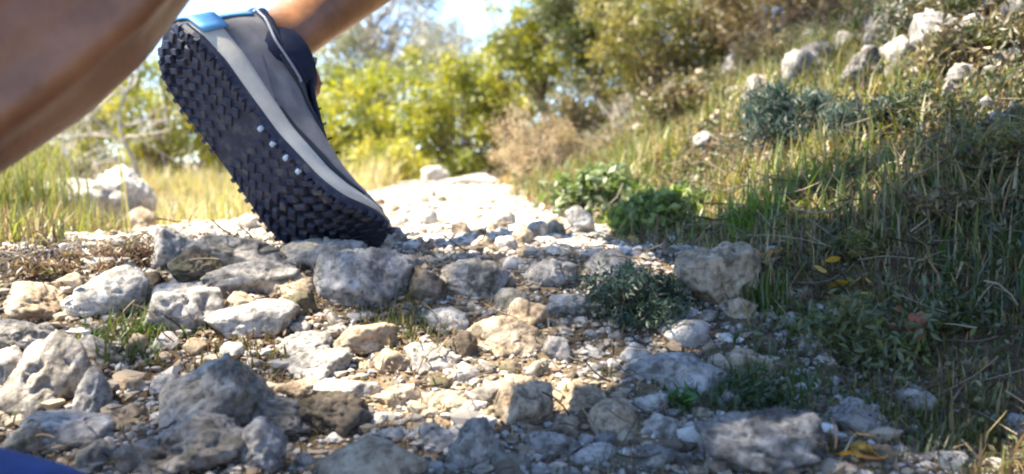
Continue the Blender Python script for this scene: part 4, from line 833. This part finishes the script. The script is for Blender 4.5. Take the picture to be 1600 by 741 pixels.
def loft(rings):
    m = len(rings[0]); V = np.concatenate(rings); Fs = []
    for i in range(len(rings) - 1):
        for j in range(m): Fs.append((i * m + j, i * m + (j + 1) % m, (i + 1) * m + (j + 1) % m, (i + 1) * m + j))
    Fs.append(tuple(range(m))[::-1]); Fs.append(tuple(range((len(rings) - 1) * m, len(rings) * m))); return V, Fs
class MB:
    def __init__(s): s.V = []; s.F = []; s.n = 0
    def add(s, V, Fa):
        s.F += [tuple(i + s.n for i in f) for f in Fa]; s.V.append(np.asarray(V, float)); s.n += len(V)
    def limb(s, pts, N=28):
        """pts: (centre, half width along A, half depth along B, A, B)"""
        rings = []
        an = np.linspace(0, 2 * np.pi, N, endpoint=False)
        for c, a, bb, A_, B_ in pts: rings.append(np.asarray(c) + np.outer(np.cos(an) * a, A_) + np.outer(np.sin(an) * bb, B_))
        s.add(*loft(rings))
    def bone(s, p, q, rads, side, N=24):
        p = np.asarray(p, float); q = np.asarray(q, float); T = unit(q - p); A_ = unit(np.cross(T, side)); B_ = np.cross(T, A_)
        s.limb([(p + (q - p) * t_, ra, rb, A_, B_) for t_, ra, rb in rads], N)
def shank(mb, ankle, knee, fwd, thin=1.0, ok=1.0):
    """fwd: direction the shin faces; the calf bulges the other way"""
    ankle = np.asarray(ankle, float); knee = np.asarray(knee, float); T = unit(knee - ankle); Fd = unit(np.asarray(fwd) - T * np.dot(fwd, T)); Sd = np.cross(T, Fd)
    prof = [(-.06, .027, .030, .004), (.0, .030, .033, .006), (.06, .030, .036, .004), (.16, .030, .036, .004), (.30, .037, .044, .009), (.45, .048, .054, .016), (.60, .055, .061, .020), (.72, .056, .061, .018), (.84, .052, .056, .010), (.93, .050, .052, .002), (1.0, .052, .056, -.004), (1.06, .053, .055, -.004)]
    D = knee - ankle
    mb.limb([(ankle + D * t_ - Fd * off * ok, a * thin, bb * thin, Sd, Fd) for t_, a, bb, off in prof])
loc = lambda M, p: (M @ np.array([*(bend(p) if M is M_left else p), 1.0]))[:3]
mb = MB()
ankL = loc(M_left, (0, .068, .100)) + [-.010, 0, .012]; ankR = loc(M_right, (0, .068, .098)) + [-.022, 0, .002]
kneeL = ankL + unit((.46, .70, .56)) * .385
kneeR = ankR + unit((.57, .43, .70)) * .40
hipC = np.array([-.12, .79, .84]); hipL = hipC + [-.02, .09, 0]; hipR = hipC + [.0, -.09, 0]
shank(mb, ankL, kneeL, M_left[:3, 1]); shank(mb, ankR, kneeR, M_right[:3, 1], .99, -.55)
_T = unit(kneeR - ankR); _c = np.array([.52, -.74, -.42]); _c = unit(_c - _T * _c.dot(_T)); _s = np.cross(_T, _c)
for off_, r_, t0_, t1_ in ((.25, .012, .05, .95), (-.7, .010, .25, .9)):
    mb.limb([(ankR + (kneeR - ankR) * t_ + (_c * math.cos(off_) + _s * math.sin(off_)) * (np.interp(t_, [0, .3, .6, .8, 1], [.040, .049, .068, .068, .060]) + .002), r_ * q_, r_ * q_, _s, _c)
             for t_, q_ in zip(np.linspace(t0_, t1_, 9), [.3, .8, 1, 1, 1, 1, 1, .8, .3])], 12)
thigh = [(-.07, .048, .048), (0, .056, .058), (.12, .058, .064), (.35, .068, .074), (.6, .078, .084), (.85, .084, .09), (1.0, .086, .09)]
mb.bone(kneeL, hipL, thigh, (0, 1, 0)); mb.bone(kneeR, hipR, thigh, (0, 1, 0))
def foot(mb, M):
    Wd, L, U = unit(M[:3, 0]), unit(M[:3, 1]), unit(M[:3, 2])
    mb.limb([(loc(M, (0, yy, zz)), a, bb, Wd, U) for yy, zz, a, bb in [(.026, .048, .014, .018), (.035, .050, .022, .026), (.06, .050, .025, .030), (.09, .050, .025, .027), (.13, .045, .027, .022), (.17, .042, .034, .019), (.215, .034, .036, .013), (.25, .030, .030, .009), (.27, .029, .02, .006)]], 20)
    mb.limb([(loc(M, (0, .062 + .01 * k, .06 + .02 * k)), .029 - .001 * k, .030, Wd, L) for k in range(4)], 20)
foot(mb, M_left); foot(mb, M_right)
spine = unit((.14, -.06, 1)); fx = np.array([.0, 1.0, 0]); 
chest = hipC + spine * .50; T = spine; Sd = np.array([0, 1., 0]); Sd = unit(Sd - T * T.dot(Sd)); Fd = np.cross(Sd, T)
mb.limb([(hipC + spine * h_, a, bb, Sd, Fd) for h_, a, bb in [(-.10, .10, .08), (-.03, .165, .11), (.08, .16, .105), (.2, .14, .095), (.33, .155, .105), (.45, .175, .11), (.53, .165, .10), (.58, .10, .075), (.61, .06, .06), (.68, .052, .056), (.74, .05, .055)]], 32)
hd = hipC + spine * .80 + Fd * .02
mb.limb([(hd + T * h_ + Fd * o_, a, bb, Sd, Fd) for h_, a, bb, o_ in [(-.115, .03, .035, .045), (-.10, .048, .055, .03), (-.06, .062, .078, .012), (0, .074, .092, 0), (.05, .076, .096, -.004), (.09, .066, .082, -.006), (.115, .042, .052, -.008), (.125, .015, .02, -.008)]], 28)
mb.limb([(hd + Fd * (.088 + d_) + T * z_, a, a, Sd, T) for d_, z_, a in [(-.02, 0, .010), (.0, -.008, .012), (.015, -.018, .012), (.022, -.022, .006)]], 10)
for s in (-1, 1):
    sh = hipC + spine * .51 + Sd * s * .19
    el = sh + unit(np.array([-.55 * s - .1, s * .35, -.75])) * .28; wr = el + unit(np.array([.75, -.25 * s, .15])) * .25
    mb.bone(sh, el, [(-.12, .04, .04), (0, .052, .052), (.4, .045, .047), (.8, .038, .04), (1.05, .036, .038)], (0, 0, 1)); mb.bone(el, wr, [(-.06, .035, .036), (.2, .042, .04), (.6, .032, .03), (1, .025, .02)], (0, 0, 1))
    pd = unit(wr - el); ps = unit(np.cross(pd, [0, 0, 1])); pn = np.cross(pd, ps)
    mb.limb([(wr + pd * d_, a, bb, ps, pn) for d_, a, bb in [(-.02, .024, .018), (.02, .034, .016), (.06, .041, .015), (.088, .040, .012)]], 18)
    for k, ln in enumerate([.068, .078, .074, .058]):
        q = wr + pd * .08 + ps * (.030 - .020 * k); q1 = q + pd * ln * .5 + pn * .01 ; q2 = q1 + pd * ln * .28 + pn * .022
        mb.bone(q, q1, [(-.2, .009, .009), (1, .0085, .0085)], pn, 10); mb.bone(q1, q2, [(-.1, .0085, .0085), (.9, .007, .007), (1, .004, .004)], pn, 10)
    q = wr + pd * .025 + ps * .030; q1 = q + pd * .03 + ps * .025 + pn * .01; q2 = q1 + pd * .03 + pn * .008
    mb.bone(q, q1, [(-.2, .012, .012), (1, .010, .010)], pn, 10); mb.bone(q1, q2, [(-.1, .010, .010), (1, .006, .006)], pn, 10)
    ear = hd + Sd * s * .074; mb.limb([(ear + Sd * s * d_, a, a * 1.6, Fd, T) for d_, a in [(-.01, .010), (.004, .014), (.010, .010)]], 12)
person = empty('person', tuple(hipC * [1, 1, 0])); tag(person, 'bare-legged runner stepping over the rocks, one trail shoe tiptoe and one calf close by', 'person')
PO = np.array(person.location)
body = mesh_from('body', np.concatenate(mb.V) - PO, mb.F, skin, True, person)
rm = body.modifiers.new('r', 'REMESH'); rm.mode = 'VOXEL'; rm.voxel_size = .0055; rm.use_smooth_shade = True
sm = body.modifiers.new('s', 'SMOOTH'); sm.factor = .5; sm.iterations = 7
dg = bpy.context.evaluated_depsgraph_get(); me2 = bpy.data.meshes.new_from_object(body.evaluated_get(dg)); body.modifiers.clear(); body.data = me2
me2.materials.clear(); me2.materials.append(skin); me2.polygons.foreach_set('use_smooth', np.ones(len(me2.polygons), bool))
# clothes
cloth = noisy_mat('dark_cloth', (.02, .025, .04), (.035, .04, .06), 60, .9, .3); shirtm = noisy_mat('shirt_cloth', (.10, .12, .15), (.14, .16, .2), 40, .9, .3); hairm = noisy_mat('hair', (.02, .012, .008), (.05, .03, .02), 120, .6, .6)
c = MB(); c.limb([(hipC + spine * h_, a, bb, Sd, Fd) for h_, a, bb in [(-.115, .07, .06), (-.09, .14, .10), (-.03, .178, .124), (.06, .172, .118), (.10, .168, .114)]], 32)
for kn, hp in ((kneeL, hipL), (kneeR, hipR)): c.bone(kn, hp, [(.45, .092, .098), (.7, .097, .103), (1.0, .098, .104)], (0, 1, 0))
mesh_from('shorts', np.concatenate(c.V) - PO, c.F, cloth, True, person)
c = MB(); c.limb([(hipC + spine * h_, a, bb, Sd, Fd) for h_, a, bb in [(.07, .172, .118), (.2, .152, .107), (.33, .167, .117), (.45, .187, .122), (.53, .177, .112), (.585, .105, .082)]], 32)
mesh_from('shirt', np.concatenate(c.V) - PO, c.F, shirtm, True, person)
c = MB(); c.limb([(hd + T * h_ - Fd * .014, a, bb, Sd, Fd) for h_, a, bb in [(-.05, .070, .080), (.0, .080, .092), (.05, .082, .100), (.09, .073, .09), (.12, .048, .058), (.132, .015, .02)]], 28)
mesh_from('hair', np.concatenate(c.V) - PO, c.F, hairm, True, person)

# ------------------------------------------------------------------ trail shoe
def fabric(name, c1, c2, scale=900, rough=.8, bump=.5):
    m = bpy.data.materials.new(name); t, ns, ls = nt(m); b = ns['Principled BSDF']; tc = ns.new('ShaderNodeTexCoord')
    n = ns.new('ShaderNodeTexNoise'); n.inputs['Scale'].default_value = 45; n.inputs['Detail'].default_value = 6; ls.new(tc.outputs['Object'], n.inputs['Vector'])
    v = ns.new('ShaderNodeTexVoronoi'); v.inputs['Scale'].default_value = scale; ls.new(tc.outputs['Object'], v.inputs['Vector'])
    r = ramp(ns, [(.3, c1), (.7, c2)]); ls.new(n.outputs[0], r.inputs[0]); ls.new(r.outputs[0], b.inputs['Base Color']); b.inputs['Roughness'].default_value = rough; b.inputs['Specular IOR Level'].default_value = .35
    bp = ns.new('ShaderNodeBump'); bp.inputs['Strength'].default_value = bump; bp.inputs['Distance'].default_value = .0008; ls.new(v.outputs[0], bp.inputs['Height']); ls.new(bp.outputs[0], b.inputs['Normal']); return m
rubber = noisy_mat('black_rubber', (.012, .014, .028), (.024, .027, .050), 70, .55, .3, .0008, .45, (.10, .092, .08))
MID = {'t': fabric('beige_foam', (.58, .53, .42), (.72, .66, .53), 300, .7, .2), 'b': fabric('blue_foam', (.02, .05, .16), (.03, .07, .2), 300, .6, .2)}
UPP = {'t': fabric('taupe_mesh', (.16, .15, .145), (.27, .255, .245)), 'b': fabric('blue_mesh', (.012, .035, .13), (.025, .06, .2))}
OVR = {'t': fabric('dark_overlay', (.03, .03, .035), (.05, .05, .055), 200, .6, .2), 'b': fabric('navy_overlay', (.01, .012, .03), (.02, .02, .05), 200, .6, .2)}
navy = fabric('navy_lining', (.008, .012, .030), (.015, .022, .05)); heelblue = fabric('bright_blue_rubber', (.12, .36, .60), (.20, .46, .70), 200, .5, .1); lite = fabric('pale_blue_rubber', (.40, .52, .60), (.5, .62, .7), 200, .5, .1)
lacem = fabric('lace_cord', (.12, .12, .13), (.25, .25, .26)); reflect = fabric('light_grey_piping', (.34, .34, .35), (.45, .45, .46), 300, .5, .2)

def outline(N=96, grow=0.0):
    """sole outline, x to the right, y forward, heel at u=0, going round by +x to the toe"""
    key_y = [0, .012, .03, .06, .10, .14, .18, .21, .24, .262, .28, .291, .296]
    wr_ = [.0, .024, .034, .038, .036, .035, .041, .045, .0455, .041, .032, .018, .0]   # +x side (big-toe side of the left foot)
    wl_ = [.0, .025, .036, .041, .041, .043, .047, .050, .048, .041, .029, .015, .0]
    ky, kr, kl = map(np.array, (key_y, wr_, wl_))
    # dense arc sampling
    def side(k): 
        yy = np.concatenate([.296 * (1 - np.cos(np.linspace(0, np.pi, 400))) / 2]); return np.stack([np.interp(yy, ky, k), yy], 1)
    a = side(kr); b_ = side(kl)[::-1] * [-1, 1]; P = np.concatenate([a[:-1], b_[:-1]])
    for _ in range(12): P = (np.roll(P, 1, 0) + P * 2 + np.roll(P, -1, 0)) / 4
    d = np.linalg.norm(np.roll(P, -1, 0) - P, axis=1); s = np.concatenate([[0], np.cumsum(d)]); Pc = np.concatenate([P, P[:1]])
    q = np.linspace(0, s[-1], N, endpoint=False); P = np.stack([np.interp(q, s, Pc[:, 0]), np.interp(q, s, Pc[:, 1])], 1)
    nrm = np.roll(P, -1, 0) - np.roll(P, 1, 0); nrm = np.stack([nrm[:, 1], -nrm[:, 0]], 1); nrm /= np.linalg.norm(nrm, axis=1)[:, None]
    return P + nrm * grow, nrm
def rocker(y): return .010 * sst(.20, .296, y) ** 1.2 + .006 * sst(.03, .0, y)
def make_shoe(M, k, label, studs=True):
    mesh_plain = globals()['mesh_from']
    def mesh_from(name, V, *a, **kw): return mesh_plain(name, bend(V) if studs else V, *a, **kw)
    pm = Matrix(M.tolist())
    N = 96; P, nrm = outline(N); y = P[:, 1]
    midtop = np.interp(y, [0, .05, .12, .2, .27, .296], [.038, .032, .028, .024, .021, .022])
    # upper
    K = 16; yT = .014 + (y / .296) ** .9 * .186
    half = np.interp(yT, [.014, .02, .035, .06, .085, .10, .115, .15, .19, .2], [0, .017, .027, .031, .029, .023, .016, .013, .009, .0])
    xT = np.sign(P[:, 0]) * half * (np.abs(P[:, 0]) > 1e-5)
    zT = np.interp(yT, [.014, .03, .06, .085, .10, .12, .15, .18, .2], [.114, .100, .085, .085, .089, .084, .073, .062, .056])
    rings = []; lip = []
    B0 = np.stack([P[:, 0] - nrm[:, 0] * .004, P[:, 1] - nrm[:, 1] * .004, midtop - .006], 1); T0 = np.stack([xT, yT, zT], 1)
    bulge = np.interp(y, [0, .05, .1, .2, .25, .296], [.034, .03, .026, .030, .034, .036])
    C0 = B0 + np.stack([nrm[:, 0] * .004, nrm[:, 1] * .004, bulge], 1)
    dent = .0
    for q in np.linspace(0, 1, K):
        Q = (1 - q) ** 2 * B0 + 2 * q * (1 - q) * C0 + q ** 2 * T0
        rings.append(Q)
    up_in = [T0 + np.stack([-np.sign(xT) * .003, 0 * y, 0 * y + .002], 1), T0 + np.stack([-np.sign(xT) * .005, 0 * y, 0 * y - .004], 1), T0 * [0.8, 1, 1] + np.stack([0 * y, 0 * y, 0 * y - .03], 1)]
    allr = rings + up_in; V = np.concatenate(allr); Fs = [(i * N + j, i * N + (j + 1) % N, (i + 1) * N + (j + 1) % N, (i + 1) * N + j) for i in range(len(allr) - 1) for j in range(N)]
    shoe = mesh_from('shoe', V, Fs, UPP[k], True, person)
    shoe['label'] = label
    shoe.matrix_parent_inverse = Matrix.Identity(4); shoe.matrix_local = Matrix.Translation(-Vector(PO)) @ pm
    # midsole
    rr = []
    for g_, z in [(-.004, 'b'), (.001, 'b2'), (.0035, 'm'), (.002, 'm2'), (.0005, 't'), (-.004, 't2')]:
        Q, _ = outline(N, g_); zb = .006 + rocker(y); zz = {'b': zb, 'b2': zb + .002, 'm': zb * .6 + midtop * .4, 'm2': zb * .25 + midtop * .75, 't': midtop, 't2': midtop + .001}[z]
        if z == 'm2': zz = zz + .0006 * np.sin(np.arange(N) * 1.3)
        rr.append(np.stack([Q[:, 0], Q[:, 1], zz], 1))
    V, Fs = loft(rr); mesh_from('midsole', V, Fs, MID[k], True, shoe)
    # blue clip wrapped round the heel of the midsole
    Qc, _ = outline(N, .0052); ids = [(i_ % N) for i_ in range(-14, 8)]; g_ = []
    for i_ in ids:
        for f_ in (.0, .35, .7, 1.0): g_.append((Qc[i_, 0] - nrm[i_, 0] * .002 * f_, Qc[i_, 1] - nrm[i_, 1] * .002 * f_, .008 + rocker(y[i_]) + (midtop[i_] - .004) * f_))
    ob = mesh_from('heel_clip', np.array(g_), [(a * 4 + c_, a * 4 + c_ + 1, (a + 1) * 4 + c_ + 1, (a + 1) * 4 + c_) for a in range(len(ids) - 1) for c_ in range(3)], heelblue, True, shoe); md = ob.modifiers.new('s', 'SOLIDIFY'); md.thickness = .002; md.offset = 0
    # outsole slab and lugs
    o_ = MB(); rr = []
    for g_, dz in [(-.005, .009), (.001, .008), (.0015, .004), (-.0005, .0)]:
        Q, _ = outline(N, g_); rr.append(np.stack([Q[:, 0], Q[:, 1], dz + rocker(y)], 1))
    o_.add(*loft(rr[::-1]))
    def lug(cx, cy, lx, ly, ang, hgt=.0016):
        ca, sa = math.cos(ang), math.sin(ang); r_ = []
        for z_, s_ in ((.002, 1.12), (-hgt * .8, .86), (-hgt, .72)):
            q = np.array([[-lx, -ly], [lx, -ly], [lx, ly], [-lx, ly]]) * s_; q = q @ np.array([[ca, sa], [-sa, ca]]) + [cx, cy]
            r_.append(np.column_stack([q, np.full(4, z_) + rocker(q[:, 1])]))
        o_.add(*loft(r_[::-1]))
    kyy = [0, .012, .03, .06, .10, .14, .18, .21, .24, .262, .28, .291]; wr2 = [.012, .024, .034, .038, .036, .035, .041, .045, .0455, .041, .032, .018]; wl2 = [.012, .025, .036, .041, .041, .043, .047, .050, .048, .041, .029, .015]
    yy = .012; row = 0
    while yy < .286:
        a, b_ = np.interp(yy, kyy, wr2), np.interp(yy, kyy, wl2)
        if not (.112 < yy < .128):
            m_ = 6 if a + b_ > .075 else 5 if a + b_ > .05 else 4
            for q in range(m_):
                f_ = (q + .5) / m_; xx = -b_ + (a + b_) * f_
                lug(xx, yy, (a + b_) / m_ * (.40 + .05 * math.sin(row * 2.1 + q)), .0034 + .0005 * math.sin(row + q * 1.7), (.6 if xx > 0 else -.6) * (1 if yy > .12 else -1))
            # edge lugs that notch the silhouette
            lug(a - .0015, yy + .007, .0030, .0024, 0, .0034); lug(-b_ + .0015, yy + .007, .0030, .0024, 0, .0034)
        yy += .0112; row += 1
    out = mesh_from('outsole', np.concatenate(o_.V), o_.F, rubber, False, shoe)
    if studs:
        for q, yy in enumerate((.128, .145, .162, .178)):
            a = np.interp(yy, kyy, wr2); V_, F_ = ico(2); mesh_from('sole_stud', np.clip(V_ * 1.5, -1, 1) * [.0026, .0022, .0018] + [a - .0035, yy, -.0026], F_, lite, True, shoe)
    # heel tab and heel clip
    def band(u0, u1, q0, q1, off, matl, name, n1=26, n2=8, taper=0.0):
        """a strip lying 1-2 mm proud of the upper between two places of its outline"""
        us = np.linspace(u0, u1, n1) % 1.0 * N; g_ = []
        for jj, u_ in enumerate(us):
            i0 = int(u_) % N; i1 = (i0 + 1) % N; fr = u_ - int(u_); e_ = 1 - taper * abs(jj / (n1 - 1) * 2 - 1)
            for q in np.linspace(q0, q0 + (q1 - q0) * e_, n2):
                f2 = lambda i_: (1 - q) ** 2 * B0[i_] + 2 * q * (1 - q) * C0[i_] + q ** 2 * T0[i_]
                nn = np.array([nrm[i0, 0], nrm[i0, 1], .35 + q * .9]); nn /= np.linalg.norm(nn)
                g_.append(f2(i0) * (1 - fr) + f2(i1) * fr + nn * off)
        Fs = [(i_ * n2 + j_, i_ * n2 + j_ + 1, (i_ + 1) * n2 + j_ + 1, (i_ + 1) * n2 + j_) for i_ in range(n1 - 1) for j_ in range(n2 - 1)]
        ob = mesh_from(name, np.array(g_), Fs, matl, True, shoe); md = ob.modifiers.new('s', 'SOLIDIFY'); md.thickness = .0016; md.offset = 0; return ob
    band(-.08, .045, .0, 1.0, .0016, heelblue, 'heel_tab', taper=.2)
    band(.06, .16, .0, .62, .0012, OVR[k], 'heel_counter', taper=.6) if k == 'b' else band(.07, .19, .0, .45, .0012, UPP[k], 'heel_counter', taper=.6)
    band(.20, .40, .16, .26, .0013, OVR[k], 'side_stripe', taper=.8); band(.60, .80, .16, .26, .0013, OVR[k], 'side_stripe', taper=.8)
    band(.415, .585, .0, .40, .0014, OVR[k], 'toe_guard', taper=.7)
    for u0, u1 in ((.14, .30), (.70, .86)): band(u0, u1, .80, .97, .0014, OVR[k], 'eyelet_strip')
    # collar: padded rim, piping and tongue
    rear = [i_ for i_ in range(N) if yT[i_] < .105]; idx = sorted(rear, key=lambda i_: (i_ + N // 2) % N)
    path = T0[idx]; V, Fs = tubes([path], [np.full(len(path), .0048)], 8); mesh_from('collar', V, Fs, navy, True, shoe)
    path = T0[idx] + np.stack([nrm[idx, 0] * .008, nrm[idx, 1] * .006, np.full(len(idx), -.010)], 1); V, Fs = tubes([path], [np.full(len(path), .0013)], 6); mesh_from('piping', V, Fs, reflect, True, shoe)
    g_ = []
    ty = np.linspace(.082, .205, 12)
    for q in ty:
        z_ = np.interp(q, [.082, .10, .12, .15, .18, .205], [.128, .104, .093, .079, .067, .058]); 
        for s_ in np.linspace(-1, 1, 9): g_.append((s_ * np.interp(q, [.08, .205], [.026, .014]), q + .004, z_ + .001 - .006 * s_ * s_))
    Fs = [(i_ * 9 + j_, i_ * 9 + j_ + 1, (i_ + 1) * 9 + j_ + 1, (i_ + 1) * 9 + j_) for i_ in range(11) for j_ in range(8)]
    ob = mesh_from('tongue', np.array(g_), Fs, navy, True, shoe); md = ob.modifiers.new('s', 'SOLIDIFY'); md.thickness = .004
    ps, rs = [], []
    for q in np.linspace(.112, .188, 6):
        z_ = np.interp(q, [.10, .12, .15, .18, .2], [.101, .094, .081, .070, .064]); s_ = np.linspace(-1, 1, 9)
        ps.append(np.stack([s_ * .019, q + s_ * .004, z_ + .004 - .006 * s_ ** 2], 1)); rs.append(np.full(9, .0012))
    V, Fs = tubes(ps, rs, 6); mesh_from('laces', V, Fs, lacem, True, shoe)
    # sock: sleeve round the ankle
    V, Fs = tubes([np.array([[0, .064, .06], [0, .066, .085], [0, .070, .100], [0, .072, .112]])], [np.array([.034, .0355, .036, .0355])], 24); V = V * [1, 1, 1]
    V[:, 1] = (V[:, 1] - .067) * 1.16 + .067; so_ = mesh_from('sock', V, Fs, navy, True, shoe); md = so_.modifiers.new('s', 'SOLIDIFY'); md.thickness = .003
    return shoe
make_shoe(M_left, 't', 'taupe and black trail shoe with beige midsole, standing on its toe')
make_shoe(M_right, 'b', 'blue trail shoe whose toe shows in the bottom left corner', False)
print('rocks', len(placed))
